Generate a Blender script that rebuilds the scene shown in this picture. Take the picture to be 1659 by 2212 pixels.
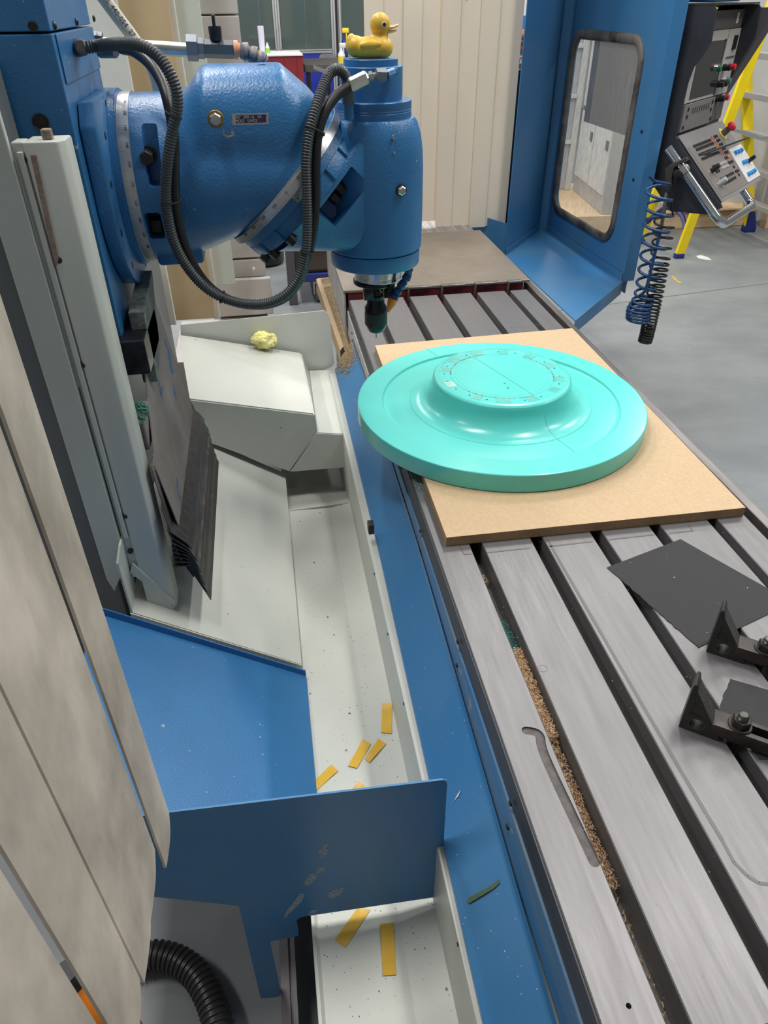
import bpy, bmesh, math, random
from mathutils import Vector, Matrix, noise as mnoise
random.seed(7)
sc = bpy.context.scene
C = sc.collection
for o in list(bpy.data.objects): bpy.data.objects.remove(o)
PI = math.pi
TZ = 0.80                                   # height of the machine table top
# ---------------------------------------------------------------- camera
F_PX, PITCH, YAW, ROLL = 1542.28, .626084, .15212, -.008584
CAMP = Vector((0, 0, TZ + .878))
fw = Vector((math.sin(YAW) * math.cos(PITCH), math.cos(YAW) * math.cos(PITCH), -math.sin(PITCH)))
rt0 = Vector((math.cos(YAW), -math.sin(YAW), 0)); up0 = rt0.cross(fw)
RT = math.cos(ROLL) * rt0 + math.sin(ROLL) * up0
UP = -math.sin(ROLL) * rt0 + math.cos(ROLL) * up0
cd = bpy.data.cameras.new('camera'); cam = bpy.data.objects.new('camera', cd); C.objects.link(cam)
cam.matrix_world = Matrix(((RT.x, UP.x, -fw.x, CAMP.x), (RT.y, UP.y, -fw.y, CAMP.y), (RT.z, UP.z, -fw.z, CAMP.z), (0, 0, 0, 1)))
cd.sensor_fit = 'HORIZONTAL'; cd.sensor_width = 36; cd.lens = 36 * F_PX / 1659
cd.clip_start = .02; cd.clip_end = 60
sc.camera = cam
# ---------------------------------------------------------------- light
wd = bpy.data.worlds.new('world'); sc.world = wd; wd.use_nodes = True
bgn = wd.node_tree.nodes['Background']; bgn.inputs[0].default_value = (.92, .96, 1, 1); bgn.inputs[1].default_value = .17
def area(name, loc, sx, sy, watts, col=(1, .98, .95), rot=(0, 0, 0)):
    l = bpy.data.lights.new(name, 'AREA'); l.shape = 'RECTANGLE'; l.size = sx; l.size_y = sy; l.energy = watts; l.color = col
    o = bpy.data.objects.new(name, l); C.objects.link(o); o.location = loc; o.rotation_euler = rot
    return o
# the workshop's ceiling lamps (their rows mirror in the glossy pattern and paint), all alike, above the picture
for i, x in enumerate((-3.0, -.6, 1.8, 4.2)):
    for j, y in enumerate((1.4, 4.1, 6.8, 9.5)):
        area('ceiling_lamp_%d%d_offscreen' % (i + 1, j + 1), (x, y, 4.4), .32, 1.25, 60)
vs = sc.view_settings
vs.view_transform = 'Standard'; vs.look = 'None'; vs.gamma = 1; vs.use_curve_mapping = False; vs.exposure = .08
# ---------------------------------------------------------------- placing: a point of the photograph on a known plane
def at(u, v, X=None, Y=None, Z=None, D=None):
    d = RT * ((u - 829.5) / F_PX) + UP * (-(v - 1106) / F_PX) + fw
    if X is not None: t = (X - CAMP.x) / d.x
    elif Y is not None: t = (Y - CAMP.y) / d.y
    elif Z is not None: t = (Z - CAMP.z) / d.z
    else: t = D
    return CAMP + d * t
# ---------------------------------------------------------------- materials
MATS = {}
def mat(name, col, rough=.5, metal=0, spec=.5, noise=0, nscale=8, ncol=None, bump=0, bscale=120, stretch=None, coat=0,
        chips=None, cscale=40, camt=.64, alpha=None, emis=None, rvar=0, spots=None, trans=0, tl=0):
    """node material: base colour with large soft variation (ncol), chips / specks with their own shape, fine bump"""
    if name in MATS: return MATS[name]
    m = bpy.data.materials.new(name); m.use_nodes = True; nt = m.node_tree; b = nt.nodes['Principled BSDF']
    N = nt.nodes.new; L = nt.links.new
    b.inputs['Base Color'].default_value = (*col, 1); b.inputs['Roughness'].default_value = rough
    b.inputs['Metallic'].default_value = metal; b.inputs['Specular IOR Level'].default_value = spec
    if coat: b.inputs['Coat Weight'].default_value = coat; b.inputs['Coat Roughness'].default_value = .12
    geo = N('ShaderNodeNewGeometry'); mp = N('ShaderNodeMapping'); L(geo.outputs['Position'], mp.inputs[0])
    if stretch: mp.inputs['Scale'].default_value = stretch
    src = None
    def tex(scale, detail=4, rgh=.6, vec=mp.outputs[0]):
        t = N('ShaderNodeTexNoise'); t.inputs['Scale'].default_value = scale; t.inputs['Detail'].default_value = detail
        t.inputs['Roughness'].default_value = rgh; L(vec, t.inputs['Vector']); return t
    def mix(fac, a, bcol):
        x = N('ShaderNodeMix'); x.data_type = 'RGBA'; L(fac, x.inputs[0])
        if hasattr(a, 'links'): L(a, x.inputs[6])
        else: x.inputs[6].default_value = (*a, 1)
        x.inputs[7].default_value = (*bcol, 1); return x.outputs[2]
    def ramp(sock, lo, hi):
        r = N('ShaderNodeMapRange'); r.inputs[1].default_value = lo; r.inputs[2].default_value = hi; L(sock, r.inputs[0]); return r.outputs[0]
    cur = col
    if noise:
        t = tex(nscale, 6); f = ramp(t.outputs[0], .35, .35 + .5 / max(noise, .01) * .5)
        k = ncol if ncol else tuple(c * .6 for c in col)
        cur = mix(f, cur, k)
        if rvar: 
            r = N('ShaderNodeMapRange'); r.inputs[3].default_value = max(.02, rough - rvar); r.inputs[4].default_value = min(1, rough + rvar); L(t.outputs[0], r.inputs[0]); L(r.outputs[0], b.inputs['Roughness'])
    if chips:
        t = tex(cscale, 3, .55, geo.outputs['Position']); cur = mix(ramp(t.outputs[0], camt, camt + .02), cur, chips)
    if spots:                                           # (colour, scale, radius): sparse specks
        for (sc_, ss, sr) in spots:
            v = N('ShaderNodeTexVoronoi'); v.inputs['Scale'].default_value = ss; L(geo.outputs['Position'], v.inputs['Vector'])
            dn = tex(ss * 1.7, 2, .5, geo.outputs['Position'])
            ad = N('ShaderNodeMath'); ad.operation = 'MULTIPLY_ADD'; L(dn.outputs[0], ad.inputs[0]); ad.inputs[1].default_value = .5; L(v.outputs['Distance'], ad.inputs[2])
            g = N('ShaderNodeMapRange'); g.inputs[1].default_value = sr; g.inputs[2].default_value = sr - .03; L(ad.outputs[0], g.inputs[0])
            cur = mix(g.outputs[0], cur, sc_)
    if hasattr(cur, 'links'): L(cur, b.inputs['Base Color'])
    if bump:
        t = tex(bscale, 3); bp = N('ShaderNodeBump'); bp.inputs['Strength'].default_value = bump; bp.inputs['Distance'].default_value = .002
        L(t.outputs[0], bp.inputs['Height']); L(bp.outputs[0], b.inputs['Normal'])
    if tl:                                              # thin plastic: part of the light passes through
        ts = N('ShaderNodeBsdfTranslucent'); ms_ = N('ShaderNodeMixShader'); ms_.inputs[0].default_value = tl
        if hasattr(cur, 'links'): L(cur, ts.inputs[0])
        else: ts.inputs[0].default_value = (*col, 1)
        L(b.outputs[0], ms_.inputs[1]); L(ts.outputs[0], ms_.inputs[2]); L(ms_.outputs[0], nt.nodes['Material Output'].inputs[0])
    if alpha is not None: b.inputs['Alpha'].default_value = alpha
    if trans: b.inputs['Transmission Weight'].default_value = trans; b.inputs['IOR'].default_value = 1.45
    if emis: b.inputs['Emission Color'].default_value = (*emis[0], 1); b.inputs['Emission Strength'].default_value = emis[1]
    MATS[name] = m; return m
def srgb(r, g, b): return tuple(((c / 255) / 12.92 if c / 255 <= .04045 else ((c / 255 + .055) / 1.055) ** 2.4) for c in (r, g, b))
# ---------------------------------------------------------------- mesh helpers (all in world coordinates)
def BM(): return bmesh.new()
def box(bm, x0, x1, y0, y1, z0, z1, bev=0, M=None, seg=2):
    vs_ = [bm.verts.new((x, y, z)) for x in (x0, x1) for y in (y0, y1) for z in (z0, z1)]
    fs = [bm.faces.new([vs_[i] for i in f]) for f in ((0, 1, 3, 2), (4, 6, 7, 5), (0, 4, 5, 1), (2, 3, 7, 6), (0, 2, 6, 4), (1, 5, 7, 3))]
    geom = vs_
    if bev:
        es = list({e for f in fs for e in f.edges})
        r = bmesh.ops.bevel(bm, geom=es, offset=bev, segments=seg, affect='EDGES', profile=.5)
        geom = list({v for f in r['faces'] for v in f.verts} | {v for v in vs_ if v.is_valid})
    if M is not None: bmesh.ops.transform(bm, matrix=M, verts=[v for v in geom if v.is_valid])
    return bm
def hexa(bm, p):                                    # eight corners: bottom ring 0-3, top ring 4-7
    v = [bm.verts.new(q) for q in p]
    for f in ((3, 2, 1, 0), (4, 5, 6, 7), (0, 1, 5, 4), (1, 2, 6, 5), (2, 3, 7, 6), (3, 0, 4, 7)): bm.faces.new([v[i] for i in f])
    return bm
def prism(bm, poly, off, bev=0):                    # polygon of 3D points, extruded by a vector
    off = Vector(off); a = [bm.verts.new(p) for p in poly]; b = [bm.verts.new(Vector(p) + off) for p in poly]; n = len(poly)
    fs = [bm.faces.new(a[::-1]), bm.faces.new(b)] + [bm.faces.new((a[i], a[(i + 1) % n], b[(i + 1) % n], b[i])) for i in range(n)]
    if bev:
        es = list({e for f in fs for e in f.edges}); bmesh.ops.bevel(bm, geom=es, offset=bev, segments=2, affect='EDGES', profile=.5)
    return bm
def frame(axis, hint=None):
    a = Vector(axis).normalized(); h = Vector(hint) if hint else (Vector((0, 0, 1)) if abs(a.z) < .9 else Vector((1, 0, 0)))
    x = (h - a * h.dot(a)).normalized(); return x, a.cross(x), a
def lathe(bm, prof, org, axis=(0, 0, 1), n=32, hint=None, caps=True, a0=0, a1=2 * PI):
    """profile of (radius, height) along axis"""
    x, y, a = frame(axis, hint); o = Vector(org); full = abs(a1 - a0 - 2 * PI) < 1e-6; m = n if full else n + 1; rings = []
    for r, h in prof:
        rings.append([bm.verts.new(o + a * h + (x * math.cos(a0 + (a1 - a0) * i / n) + y * math.sin(a0 + (a1 - a0) * i / n)) * max(r, 1e-5)) for i in range(m)])
    for A_, B_ in zip(rings, rings[1:]):
        for i in range(n): bm.faces.new((A_[i], A_[(i + 1) % m], B_[(i + 1) % m], B_[i]))
    if caps and full:
        bm.faces.new(rings[0][::-1]); bm.faces.new(rings[-1])
    return bm
def cyl(bm, p0, p1, r, n=20, r2=None, hint=None):
    p0 = Vector(p0); d = Vector(p1) - p0; return lathe(bm, [(r, 0), (r if r2 is None else r2, d.length)], p0, d, n, hint)
def smoothpath(pts, n=12):                          # Catmull-Rom through the points
    P = [Vector(p) for p in pts]; P = [P[0] * 2 - P[1]] + P + [P[-1] * 2 - P[-2]]; out = []
    for i in range(1, len(P) - 2):
        a, b, c, d = P[i - 1:i + 3]
        for k in range(n):
            t = k / n; out.append(.5 * ((2 * b) + (c - a) * t + (2 * a - 5 * b + 4 * c - d) * t * t + (3 * b - a - 3 * c + d) * t ** 3))
    return out + [P[-2]]
def resample(pts, step):
    out = [pts[0]]; acc = 0
    for a, b in zip(pts, pts[1:]):
        l = (b - a).length
        if l < 1e-9: continue
        s = step - acc
        while s <= l: out.append(a + (b - a) * (s / l)); s += step
        acc = l - (s - step)
    return out
def sweep(bm, pts, rad, n=10, caps=True):           # rad: number or function of the index
    pts = [Vector(p) for p in pts]; rings = []; t0 = (pts[1] - pts[0]).normalized(); x = t0.orthogonal().normalized()
    for i, p in enumerate(pts):
        t = (pts[min(i + 1, len(pts) - 1)] - pts[max(i - 1, 0)]).normalized(); x = (x - t * x.dot(t)).normalized(); y = t.cross(x)
        r = rad(i) if callable(rad) else rad
        rings.append([bm.verts.new(p + (x * math.cos(2 * PI * k / n) + y * math.sin(2 * PI * k / n)) * r) for k in range(n)])
    for A_, B_ in zip(rings, rings[1:]):
        for k in range(n): bm.faces.new((A_[k], A_[(k + 1) % n], B_[(k + 1) % n], B_[k]))
    if caps: bm.faces.new(rings[0][::-1]); bm.faces.new(rings[-1])
    return bm
def sheet(bm, prof, y0, y1, th=.002, axis='y'):      # profile polyline (x,z) swept along Y with a thickness
    n = len(prof); nr = []
    for i in range(n):
        a = Vector(prof[max(i - 1, 0)]); b = Vector(prof[min(i + 1, n - 1)]); d = (b - a).normalized(); nr.append(Vector((-d.y, d.x)) * th)
    poly = [Vector((p[0], y0, p[1])) for p in prof] + [Vector((p[0] - q.x, y0, p[1] - q.y)) for p, q in reversed(list(zip(prof, nr)))]
    va = [bm.verts.new(p) for p in poly]; vb = [bm.verts.new(p + Vector((0, y1 - y0, 0))) for p in poly]; m = len(poly)
    for i in range(n - 1):
        j = m - 1 - i; bm.faces.new((va[i], va[i + 1], va[j - 1], va[j])); bm.faces.new((vb[i + 1], vb[i], vb[j], vb[j - 1]))
    for i in range(m): bm.faces.new((va[i], vb[i], vb[(i + 1) % m], va[(i + 1) % m]))
    return bm
def outline(u, v, w, h, r, n=5):                    # rounded rectangle in 2D
    out = []
    for cx, cy, a in ((u + w - r, v + h - r, 0), (u + r, v + h - r, PI / 2), (u + r, v + r, PI), (u + w - r, v + r, 1.5 * PI)):
        for k in range(n + 1): t = a + PI / 2 * k / n; out.append((cx + r * math.cos(t), cy + r * math.sin(t)))
    return out
def finish(bm, name, m, parent=None, smooth=None, org=None):
    bmesh.ops.recalc_face_normals(bm, faces=bm.faces); bm.normal_update()
    loc = Vector(org) if org is not None else (parent.get('_o') if parent else None)
    base = Vector(parent['_o']) if parent is not None else Vector((0, 0, 0))
    if parent is None:
        if org is None:
            lo = [min(v.co[i] for v in bm.verts) for i in range(3)]; hi = [max(v.co[i] for v in bm.verts) for i in range(3)]
            base = Vector(((lo[0] + hi[0]) / 2, (lo[1] + hi[1]) / 2, lo[2]))
        else: base = Vector(org)
    bmesh.ops.translate(bm, verts=bm.verts, vec=-base)
    me = bpy.data.meshes.new(name)
    if smooth is not None:
        for f in bm.faces: f.smooth = True
        for e in bm.edges:
            if len(e.link_faces) == 2 and e.calc_face_angle(0) > math.radians(smooth): e.smooth = False
    bm.to_mesh(me); bm.free()
    o = bpy.data.objects.new(name, me); C.objects.link(o)
    if isinstance(m, (list, tuple)): [me.materials.append(k) for k in m]
    else: me.materials.append(m)
    if parent is not None: o.parent = parent
    else: o.location = base
    o['_o'] = list(base)
    return o
def thing(name, label, cat, loc, group=None):
    o = bpy.data.objects.new(name, None); C.objects.link(o); o.location = loc; o.empty_display_size = .05
    o['_o'] = list(loc); o['label'] = label; o['category'] = cat
    if group: o['group'] = group
    return o
def tag(o, label, cat, group=None):
    o['label'] = label; o['category'] = cat
    if group: o['group'] = group
    return o
def struct(o): o['kind'] = 'structure'; return o
def copytree(o, loc, rotz=None, label=None, parent=None):
    c = o.copy(); C.objects.link(c); c.parent = parent
    if parent is None:
        c.location = loc
        if rotz is not None: c.rotation_euler = (0, 0, rotz)
        if label: c['label'] = label
    for ch in [k for k in bpy.data.objects if k.parent == o]: copytree(ch, None, parent=c)
    return c
def cut(bm, *cutters):                              # boolean difference, evaluated in place
    a = bpy.data.meshes.new('a'); bmesh.ops.recalc_face_normals(bm, faces=bm.faces); bm.to_mesh(a); bm.free()
    oa = bpy.data.objects.new('a', a); C.objects.link(oa); tmp = []
    for cb in cutters:
        bmesh.ops.recalc_face_normals(cb, faces=cb.faces); me = bpy.data.meshes.new('b'); cb.to_mesh(me); cb.free()
        ob = bpy.data.objects.new('b', me); C.objects.link(ob); tmp.append(ob)
        md = oa.modifiers.new('b', 'BOOLEAN'); md.object = ob; md.operation = 'DIFFERENCE'; md.solver = 'EXACT'
    dg = bpy.context.evaluated_depsgraph_get(); me = bpy.data.meshes.new_from_object(oa.evaluated_get(dg))
    out = bmesh.new(); out.from_mesh(me)
    for o in tmp + [oa]:
        d = o.data; bpy.data.objects.remove(o); bpy.data.meshes.remove(d)
    bpy.data.meshes.remove(me)
    return out
def text(txt, size, M, name, m, parent, ext=.0002, align='CENTER'):   # lettering as flat raised geometry
    cu = bpy.data.curves.new('t', 'FONT'); cu.body = txt; cu.size = size; cu.extrude = ext; cu.align_x = align; cu.align_y = 'CENTER'; cu.resolution_u = 2
    o = bpy.data.objects.new('t', cu); C.objects.link(o)
    dg = bpy.context.evaluated_depsgraph_get(); me = bpy.data.meshes.new_from_object(o.evaluated_get(dg))
    bpy.data.objects.remove(o); bpy.data.curves.remove(cu)
    b = bmesh.new(); b.from_mesh(me); bpy.data.meshes.remove(me)
    bmesh.ops.transform(b, matrix=M, verts=b.verts)
    return finish(b, name, m, parent) if name else b
def basis(o, x, y):                                 # matrix with given origin, x and y axes
    x = Vector(x).normalized(); z = x.cross(Vector(y)).normalized(); y = z.cross(x); o = Vector(o)
    return Matrix(((x.x, y.x, z.x, o.x), (x.y, y.y, z.y, o.y), (x.z, y.z, z.z, o.z), (0, 0, 0, 1)))
def merge(dst, src):
    me = bpy.data.meshes.new('m'); src.to_mesh(me); src.free(); dst.from_mesh(me); bpy.data.meshes.remove(me); return dst
def bolt(p, axis, r, h, name, m, parent, hexn=6, washer=True, sock=False):
    bm = BM(); x, y, a = frame(axis)
    if washer: lathe(bm, [(r * 1.25, 0), (r * 1.25, h * .2)], p, axis, 20)
    lathe(bm, [(r, 0), (r, h * .88), (r * .9, h)], p, axis, 6 if not sock else 20)
    o = finish(bm, name, m, parent, smooth=30)
    return o
# ---------------------------------------------------------------- palette
BLUE = mat('blue_paint', srgb(54, 118, 170), .34, noise=.5, nscale=5, ncol=srgb(47, 104, 155), bump=.25, bscale=260, spots=[(srgb(200, 206, 206), 70, .268)], chips=srgb(168, 172, 170), cscale=55, camt=.735, rvar=.06)
BLUEC = mat('blue_cast_paint', srgb(54, 118, 170), .30, noise=.6, nscale=6, ncol=srgb(47, 104, 155), bump=.55, bscale=190, chips=srgb(176, 178, 172), cscale=42, camt=.745, rvar=.05)
BLUEG = mat('blue_guard_paint', srgb(54, 118, 170), .38, noise=.8, nscale=4, ncol=srgb(72, 118, 156), bump=.1, bscale=300, chips=srgb(140, 120, 95), cscale=18, camt=.77, stretch=(1, 1, .35), rvar=.08)
BLUES = mat('blue_scuffed_paint', srgb(54, 118, 170), .40, noise=.9, nscale=9, ncol=srgb(104, 128, 150), bump=.1, bscale=200, stretch=(3, .4, 3), chips=srgb(165, 150, 128), cscale=30, camt=.70)
BLUED = mat('blue_dusty_paint', srgb(140, 134, 130), .65, noise=1.0, nscale=6, ncol=srgb(116, 110, 104), bump=.25, bscale=300, chips=srgb(54, 92, 140), cscale=9, camt=.585)
BLUEAP = mat('blue_apron_paint', srgb(54, 118, 170), .36, noise=.5, nscale=5, ncol=srgb(72, 122, 162), bump=.12, bscale=240, spots=[(srgb(196, 198, 196), 95, .285), (srgb(150, 120, 98), 17, .27)], rvar=.08)
CREAM = mat('cream_paint', srgb(206, 208, 199), .38, noise=.4, nscale=4, ncol=srgb(192, 194, 185), bump=.12, bscale=260, spots=[(srgb(146, 116, 96), 21, .27), (srgb(108, 98, 90), 66, .28)], rvar=.06)
CREAMT = mat('cream_tray_paint', srgb(206, 208, 199), .4, noise=.4, nscale=5, ncol=srgb(192, 194, 185), bump=.2, bscale=320, spots=[(srgb(124, 96, 80), 30, .302), (srgb(96, 92, 88), 105, .332)], rvar=.08)
CREAMP = mat('cream_plain_paint', srgb(206, 208, 199), .42, noise=.4, nscale=3, ncol=srgb(192, 194, 185), bump=.08, bscale=240, rvar=.05)
POST = mat('grey_green_paint', srgb(200, 204, 195), .45, noise=.6, nscale=6, ncol=srgb(184, 188, 180), bump=.12, bscale=200, chips=srgb(165, 130, 110), cscale=16, camt=.73, stretch=(1, 1, .3))
COLG = mat('column_grey_paint', srgb(112, 116, 116), .5, noise=.5, nscale=4, ncol=srgb(92, 95, 96), bump=.1, bscale=200)
STEEL = mat('ground_steel', (.205, .2, .204), .42, .5, noise=.5, nscale=14, ncol=(.165, .16, .164), bump=.10, bscale=150, stretch=(7, .5, 7), rvar=.10, spots=[((.24, .23, .22), 120, .262)])
STEELD = mat('slot_iron', srgb(116, 110, 105), .5, .4, noise=.8, nscale=20, ncol=srgb(98, 90, 84), bump=.2, bscale=200)
STEELC = mat('dusty_cover_steel', srgb(152, 142, 130), .42, .45, noise=.9, nscale=4, ncol=srgb(132, 122, 110), bump=.06, bscale=200, spots=[((.8, .78, .74), 60, .272)], rvar=.12)
STEELR = mat('rail_steel', srgb(138, 134, 132), .38, .7, noise=.8, nscale=10, ncol=srgb(112, 108, 106), stretch=(6, .5, 6), bump=.06)
CHROME = mat('chrome', (.82, .82, .83), .08, 1)
ZINC = mat('zinc_plated', (.62, .62, .58), .3, .9, noise=.6, nscale=40, ncol=(.48, .47, .42))
BOLTB = mat('black_oxide_bolt', (.022, .021, .02), .42, .4, noise=.6, nscale=60, ncol=(.05, .045, .04), bump=.15)
SILVER = mat('satin_scale_plate', (.6, .6, .61), .34, .75, noise=.5, nscale=20, ncol=(.46, .45, .44))
INK = mat('black_ink', (.03, .03, .035), .6)
RED = mat('red_primer', srgb(112, 26, 34), .6, noise=.8, nscale=30, ncol=srgb(80, 24, 28), spots=[(srgb(200, 180, 176), 150, .30)])
TEAL = mat('teal_tooling_board', srgb(98, 214, 205), .27, noise=.35, nscale=6, ncol=srgb(92, 206, 197), bump=.04, bscale=300, coat=.15)
TEALD = mat('teal_groove', srgb(40, 138, 128), .5)
MDF = mat('mdf_board', srgb(198, 172, 138), .72, noise=.5, nscale=160, ncol=srgb(182, 154, 118), bump=.08, bscale=500)
MDFE = mat('mdf_edge', srgb(172, 142, 106), .8, noise=.5, nscale=120, ncol=srgb(152, 122, 88), bump=.2, bscale=300)
PAPER = mat('black_abrasive_paper', srgb(48, 48, 50), .78, noise=.4, nscale=300, ncol=srgb(38, 38, 40), bump=.25, bscale=900, spots=[((.5, .5, .5), 60, .248)])
TAPE = mat('yellow_tape', srgb(222, 180, 70), .25, noise=.5, nscale=26, ncol=srgb(208, 160, 48), bump=.35, bscale=38)
PVC = mat('aged_strip_plastic', srgb(238, 228, 212), .55, noise=.8, nscale=6, ncol=srgb(182, 172, 158), stretch=(1.4, 1.4, .8), bump=.06, bscale=60, tl=.2, spots=[(srgb(226, 214, 180), 26, .252)])
PVCF = mat('beige_strip_plastic', srgb(244, 232, 214), .55, noise=.4, nscale=5, ncol=srgb(234, 222, 202), stretch=(1.2, 1.2, .5), chips=srgb(150, 140, 124), cscale=7, camt=.74, tl=.15)
DUCK = mat('rubber_yellow', srgb(236, 196, 72), .42, noise=.7, nscale=40, ncol=srgb(220, 174, 54), spots=[(srgb(150, 118, 60), 45, .262)])
BEAK = mat('rubber_peach', srgb(226, 186, 120), .45)
WHITE = mat('white_plain', (.66, .66, .65), .5)
BLACK = mat('black_plastic', (.014, .014, .015), .35, bump=.05)
RUBBER = mat('black_rubber', (.010, .010, .011), .42, noise=.6, nscale=30, ncol=(.022, .021, .02))
CONDUIT = mat('grey_conduit', srgb(74, 78, 80), .42, noise=.5, nscale=20, ncol=srgb(60, 64, 66))
ORANGE = mat('orange_plastic', srgb(236, 132, 34), .35)
LOC = mat('blue_loc_line', srgb(18, 58, 112), .28, noise=.5, nscale=60, ncol=srgb(20, 66, 110))
FLOORM = mat('grey_floor_paint', srgb(134, 138, 140), .42, noise=1.0, nscale=1.6, ncol=srgb(116, 121, 123), bump=.08, bscale=40, stretch=(1, 1.6, 1), spots=[(srgb(190, 192, 190), 9, .262), (srgb(178, 150, 84), 3.1, .25)], rvar=.14)
WALLM = mat('wall_paint', srgb(206, 206, 202), .6, noise=.3, nscale=2)
ALU = mat('aluminium_profile', (.66, .66, .67), .35, .8)
GLASS = mat('tinted_glass', srgb(84, 100, 96), .06, spec=.6, alpha=.72)
DUST = mat('wood_dust', srgb(182, 160, 128), .9, noise=1, nscale=60, ncol=srgb(156, 134, 102), bump=.8, bscale=400)
PINE = mat('pine_wood', srgb(222, 196, 160), .6, noise=.7, nscale=10, ncol=srgb(204, 172, 132), stretch=(.4, 5, 5))
YELLOW = mat('ladder_yellow', srgb(236, 210, 24), .4, noise=.4, nscale=10, ncol=srgb(214, 184, 16))
NAVY = mat('navy_plastic', srgb(30, 40, 110), .45)
LGREY = mat('light_grey_paint', srgb(190, 184, 178), .5, noise=.7, nscale=6, ncol=srgb(172, 164, 156), chips=srgb(140, 112, 90), cscale=9, camt=.72)
TAN = mat('tan_panel', srgb(186, 162, 126), .55, noise=.6, nscale=4, ncol=srgb(170, 146, 110))
# ================================================================ machine table
L, SL, SR = .265, [.3335, .4581, .5828, .7087, .8356], [.3588, .4826, .6063, .7316, .8566]
TRO, RL, RR = .9197, .941, .962
Y0, Y1 = .226, 2.492
tbl = thing('machine_table', 'long grey steel machine table with five T-slots under the fibreboard', 'machine table', (.61, 1.4, 0))
bm = BM(); box(bm, L, RR, Y0 + .004, 3.22, .665, .744); finish(bm, 'table_core', STEELD, tbl)
xs = [L] + [v for p in zip(SL, SR) for v in p] + [TRO]
for i in range(0, 12, 2):
    bm = BM(); box(bm, xs[i], xs[i + 1], Y0, Y1, .744, TZ, .0015, seg=1)
    if i == 0:                                   # the milled gouge
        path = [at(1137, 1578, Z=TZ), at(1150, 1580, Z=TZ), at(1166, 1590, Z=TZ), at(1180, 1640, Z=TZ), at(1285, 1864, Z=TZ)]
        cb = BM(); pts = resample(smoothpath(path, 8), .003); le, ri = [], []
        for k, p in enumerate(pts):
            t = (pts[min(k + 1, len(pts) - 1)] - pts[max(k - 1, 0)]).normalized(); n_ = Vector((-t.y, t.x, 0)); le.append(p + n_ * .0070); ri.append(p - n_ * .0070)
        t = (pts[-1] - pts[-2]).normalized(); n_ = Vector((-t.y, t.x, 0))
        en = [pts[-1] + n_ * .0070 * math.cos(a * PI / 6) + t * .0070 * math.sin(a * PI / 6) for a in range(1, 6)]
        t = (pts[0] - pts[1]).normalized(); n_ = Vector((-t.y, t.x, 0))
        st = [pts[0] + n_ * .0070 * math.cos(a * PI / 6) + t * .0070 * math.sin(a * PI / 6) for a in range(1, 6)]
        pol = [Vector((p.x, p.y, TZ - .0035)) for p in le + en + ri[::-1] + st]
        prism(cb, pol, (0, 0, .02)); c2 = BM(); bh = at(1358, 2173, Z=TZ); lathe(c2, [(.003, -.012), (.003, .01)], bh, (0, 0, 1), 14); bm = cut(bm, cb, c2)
    r = finish(bm, 'top_rib', STEEL, tbl)
    if i == 0:
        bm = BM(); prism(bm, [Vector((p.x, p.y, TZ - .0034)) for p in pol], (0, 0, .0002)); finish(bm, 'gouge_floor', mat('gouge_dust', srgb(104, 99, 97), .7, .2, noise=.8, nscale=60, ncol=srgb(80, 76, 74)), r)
bm = BM(); box(bm, RL, RR, Y0, 2.592, .70, TZ, .0012, seg=1); finish(bm, 'edge_rail', STEELR, tbl)
# left side: bare steel band above, blue paint below
bm = BM(); box(bm, L - .0025, L - .0002, Y0, 2.5, .745, .797); finish(bm, 'side_band', mat('side_band_steel', srgb(74, 74, 78), .5, .4, noise=.8, nscale=12, ncol=srgb(56, 56, 60), stretch=(1, .3, 4)), tbl)
bm = BM(); box(bm, L - .006, L - .0002, Y0, 1.98, .655, .745, .001, seg=1); finish(bm, 'side_plate', BLUES, tbl)
bm = BM(); box(bm, L - .006, L - .0002, 1.985, 3.22, .655, .745, .001, seg=1); finish(bm, 'side_plate', mat('side_grey', srgb(178, 176, 176), .5, noise=.9, nscale=8, ncol=srgb(150, 146, 142), spots=[(srgb(170, 136, 96), 30, .2)]), tbl)
for (u, v) in ((909, 1147), (909, 1190), (990, 1386), (988, 1437), (1104, 1735), (1098, 1786), (868, 1010), (753, 668), (760, 686), (761, 720), (780, 730)):
    p = at(u, v, X=L - .006)
    bm = BM(); lathe(bm, [(.0045, 0), (.0045, .002), (.003, .003)], p, (-1, 0, 0), 12); finish(bm, 'screw', BOLTB, tbl, 30)
# transverse gutter with the red end wall and the dusty steel cover beyond
bm = BM(); box(bm, L, TRO, 2.535, 2.548, .70, .8115); finish(bm, 'end_wall', RED, tbl)
bm = BM(); box(bm, .247, .944, 2.532, 3.235, .812, .822, .001, seg=1); finish(bm, 'end_cover', STEELC, tbl)
bm = BM(); box(bm, .249, .255, 2.534, 3.23, .665, .811); finish(bm, 'cover_side', mat('side_grey', (.5, .5, .5)), tbl)
bm = BM(); box(bm, .30, .93, 3.24, 3.75, .79, .805); sheet(bm, [(.30, .807), (.93, .807)], 3.24, 3.75, .001); finish(bm, 'sliding_cover', mat('ribbed_cover', srgb(192, 186, 184), .4, .4, noise=1.4, nscale=14, ncol=srgb(150, 142, 138), stretch=(8, .2, 1)), tbl)
for i in range(1, 11, 2):
    a, b = xs[i + 1] - .001, (xs[i + 2] if i < 10 else TRO) - .012
    bm = BM(); box(bm, a, b, 2.522, 2.54, .8165, .8235, .001, seg=1); box(bm, a, a + .006, 2.520, 2.535, .776, .8165)
    finish(bm, 'cover_tab', STEELR, tbl)
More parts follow.
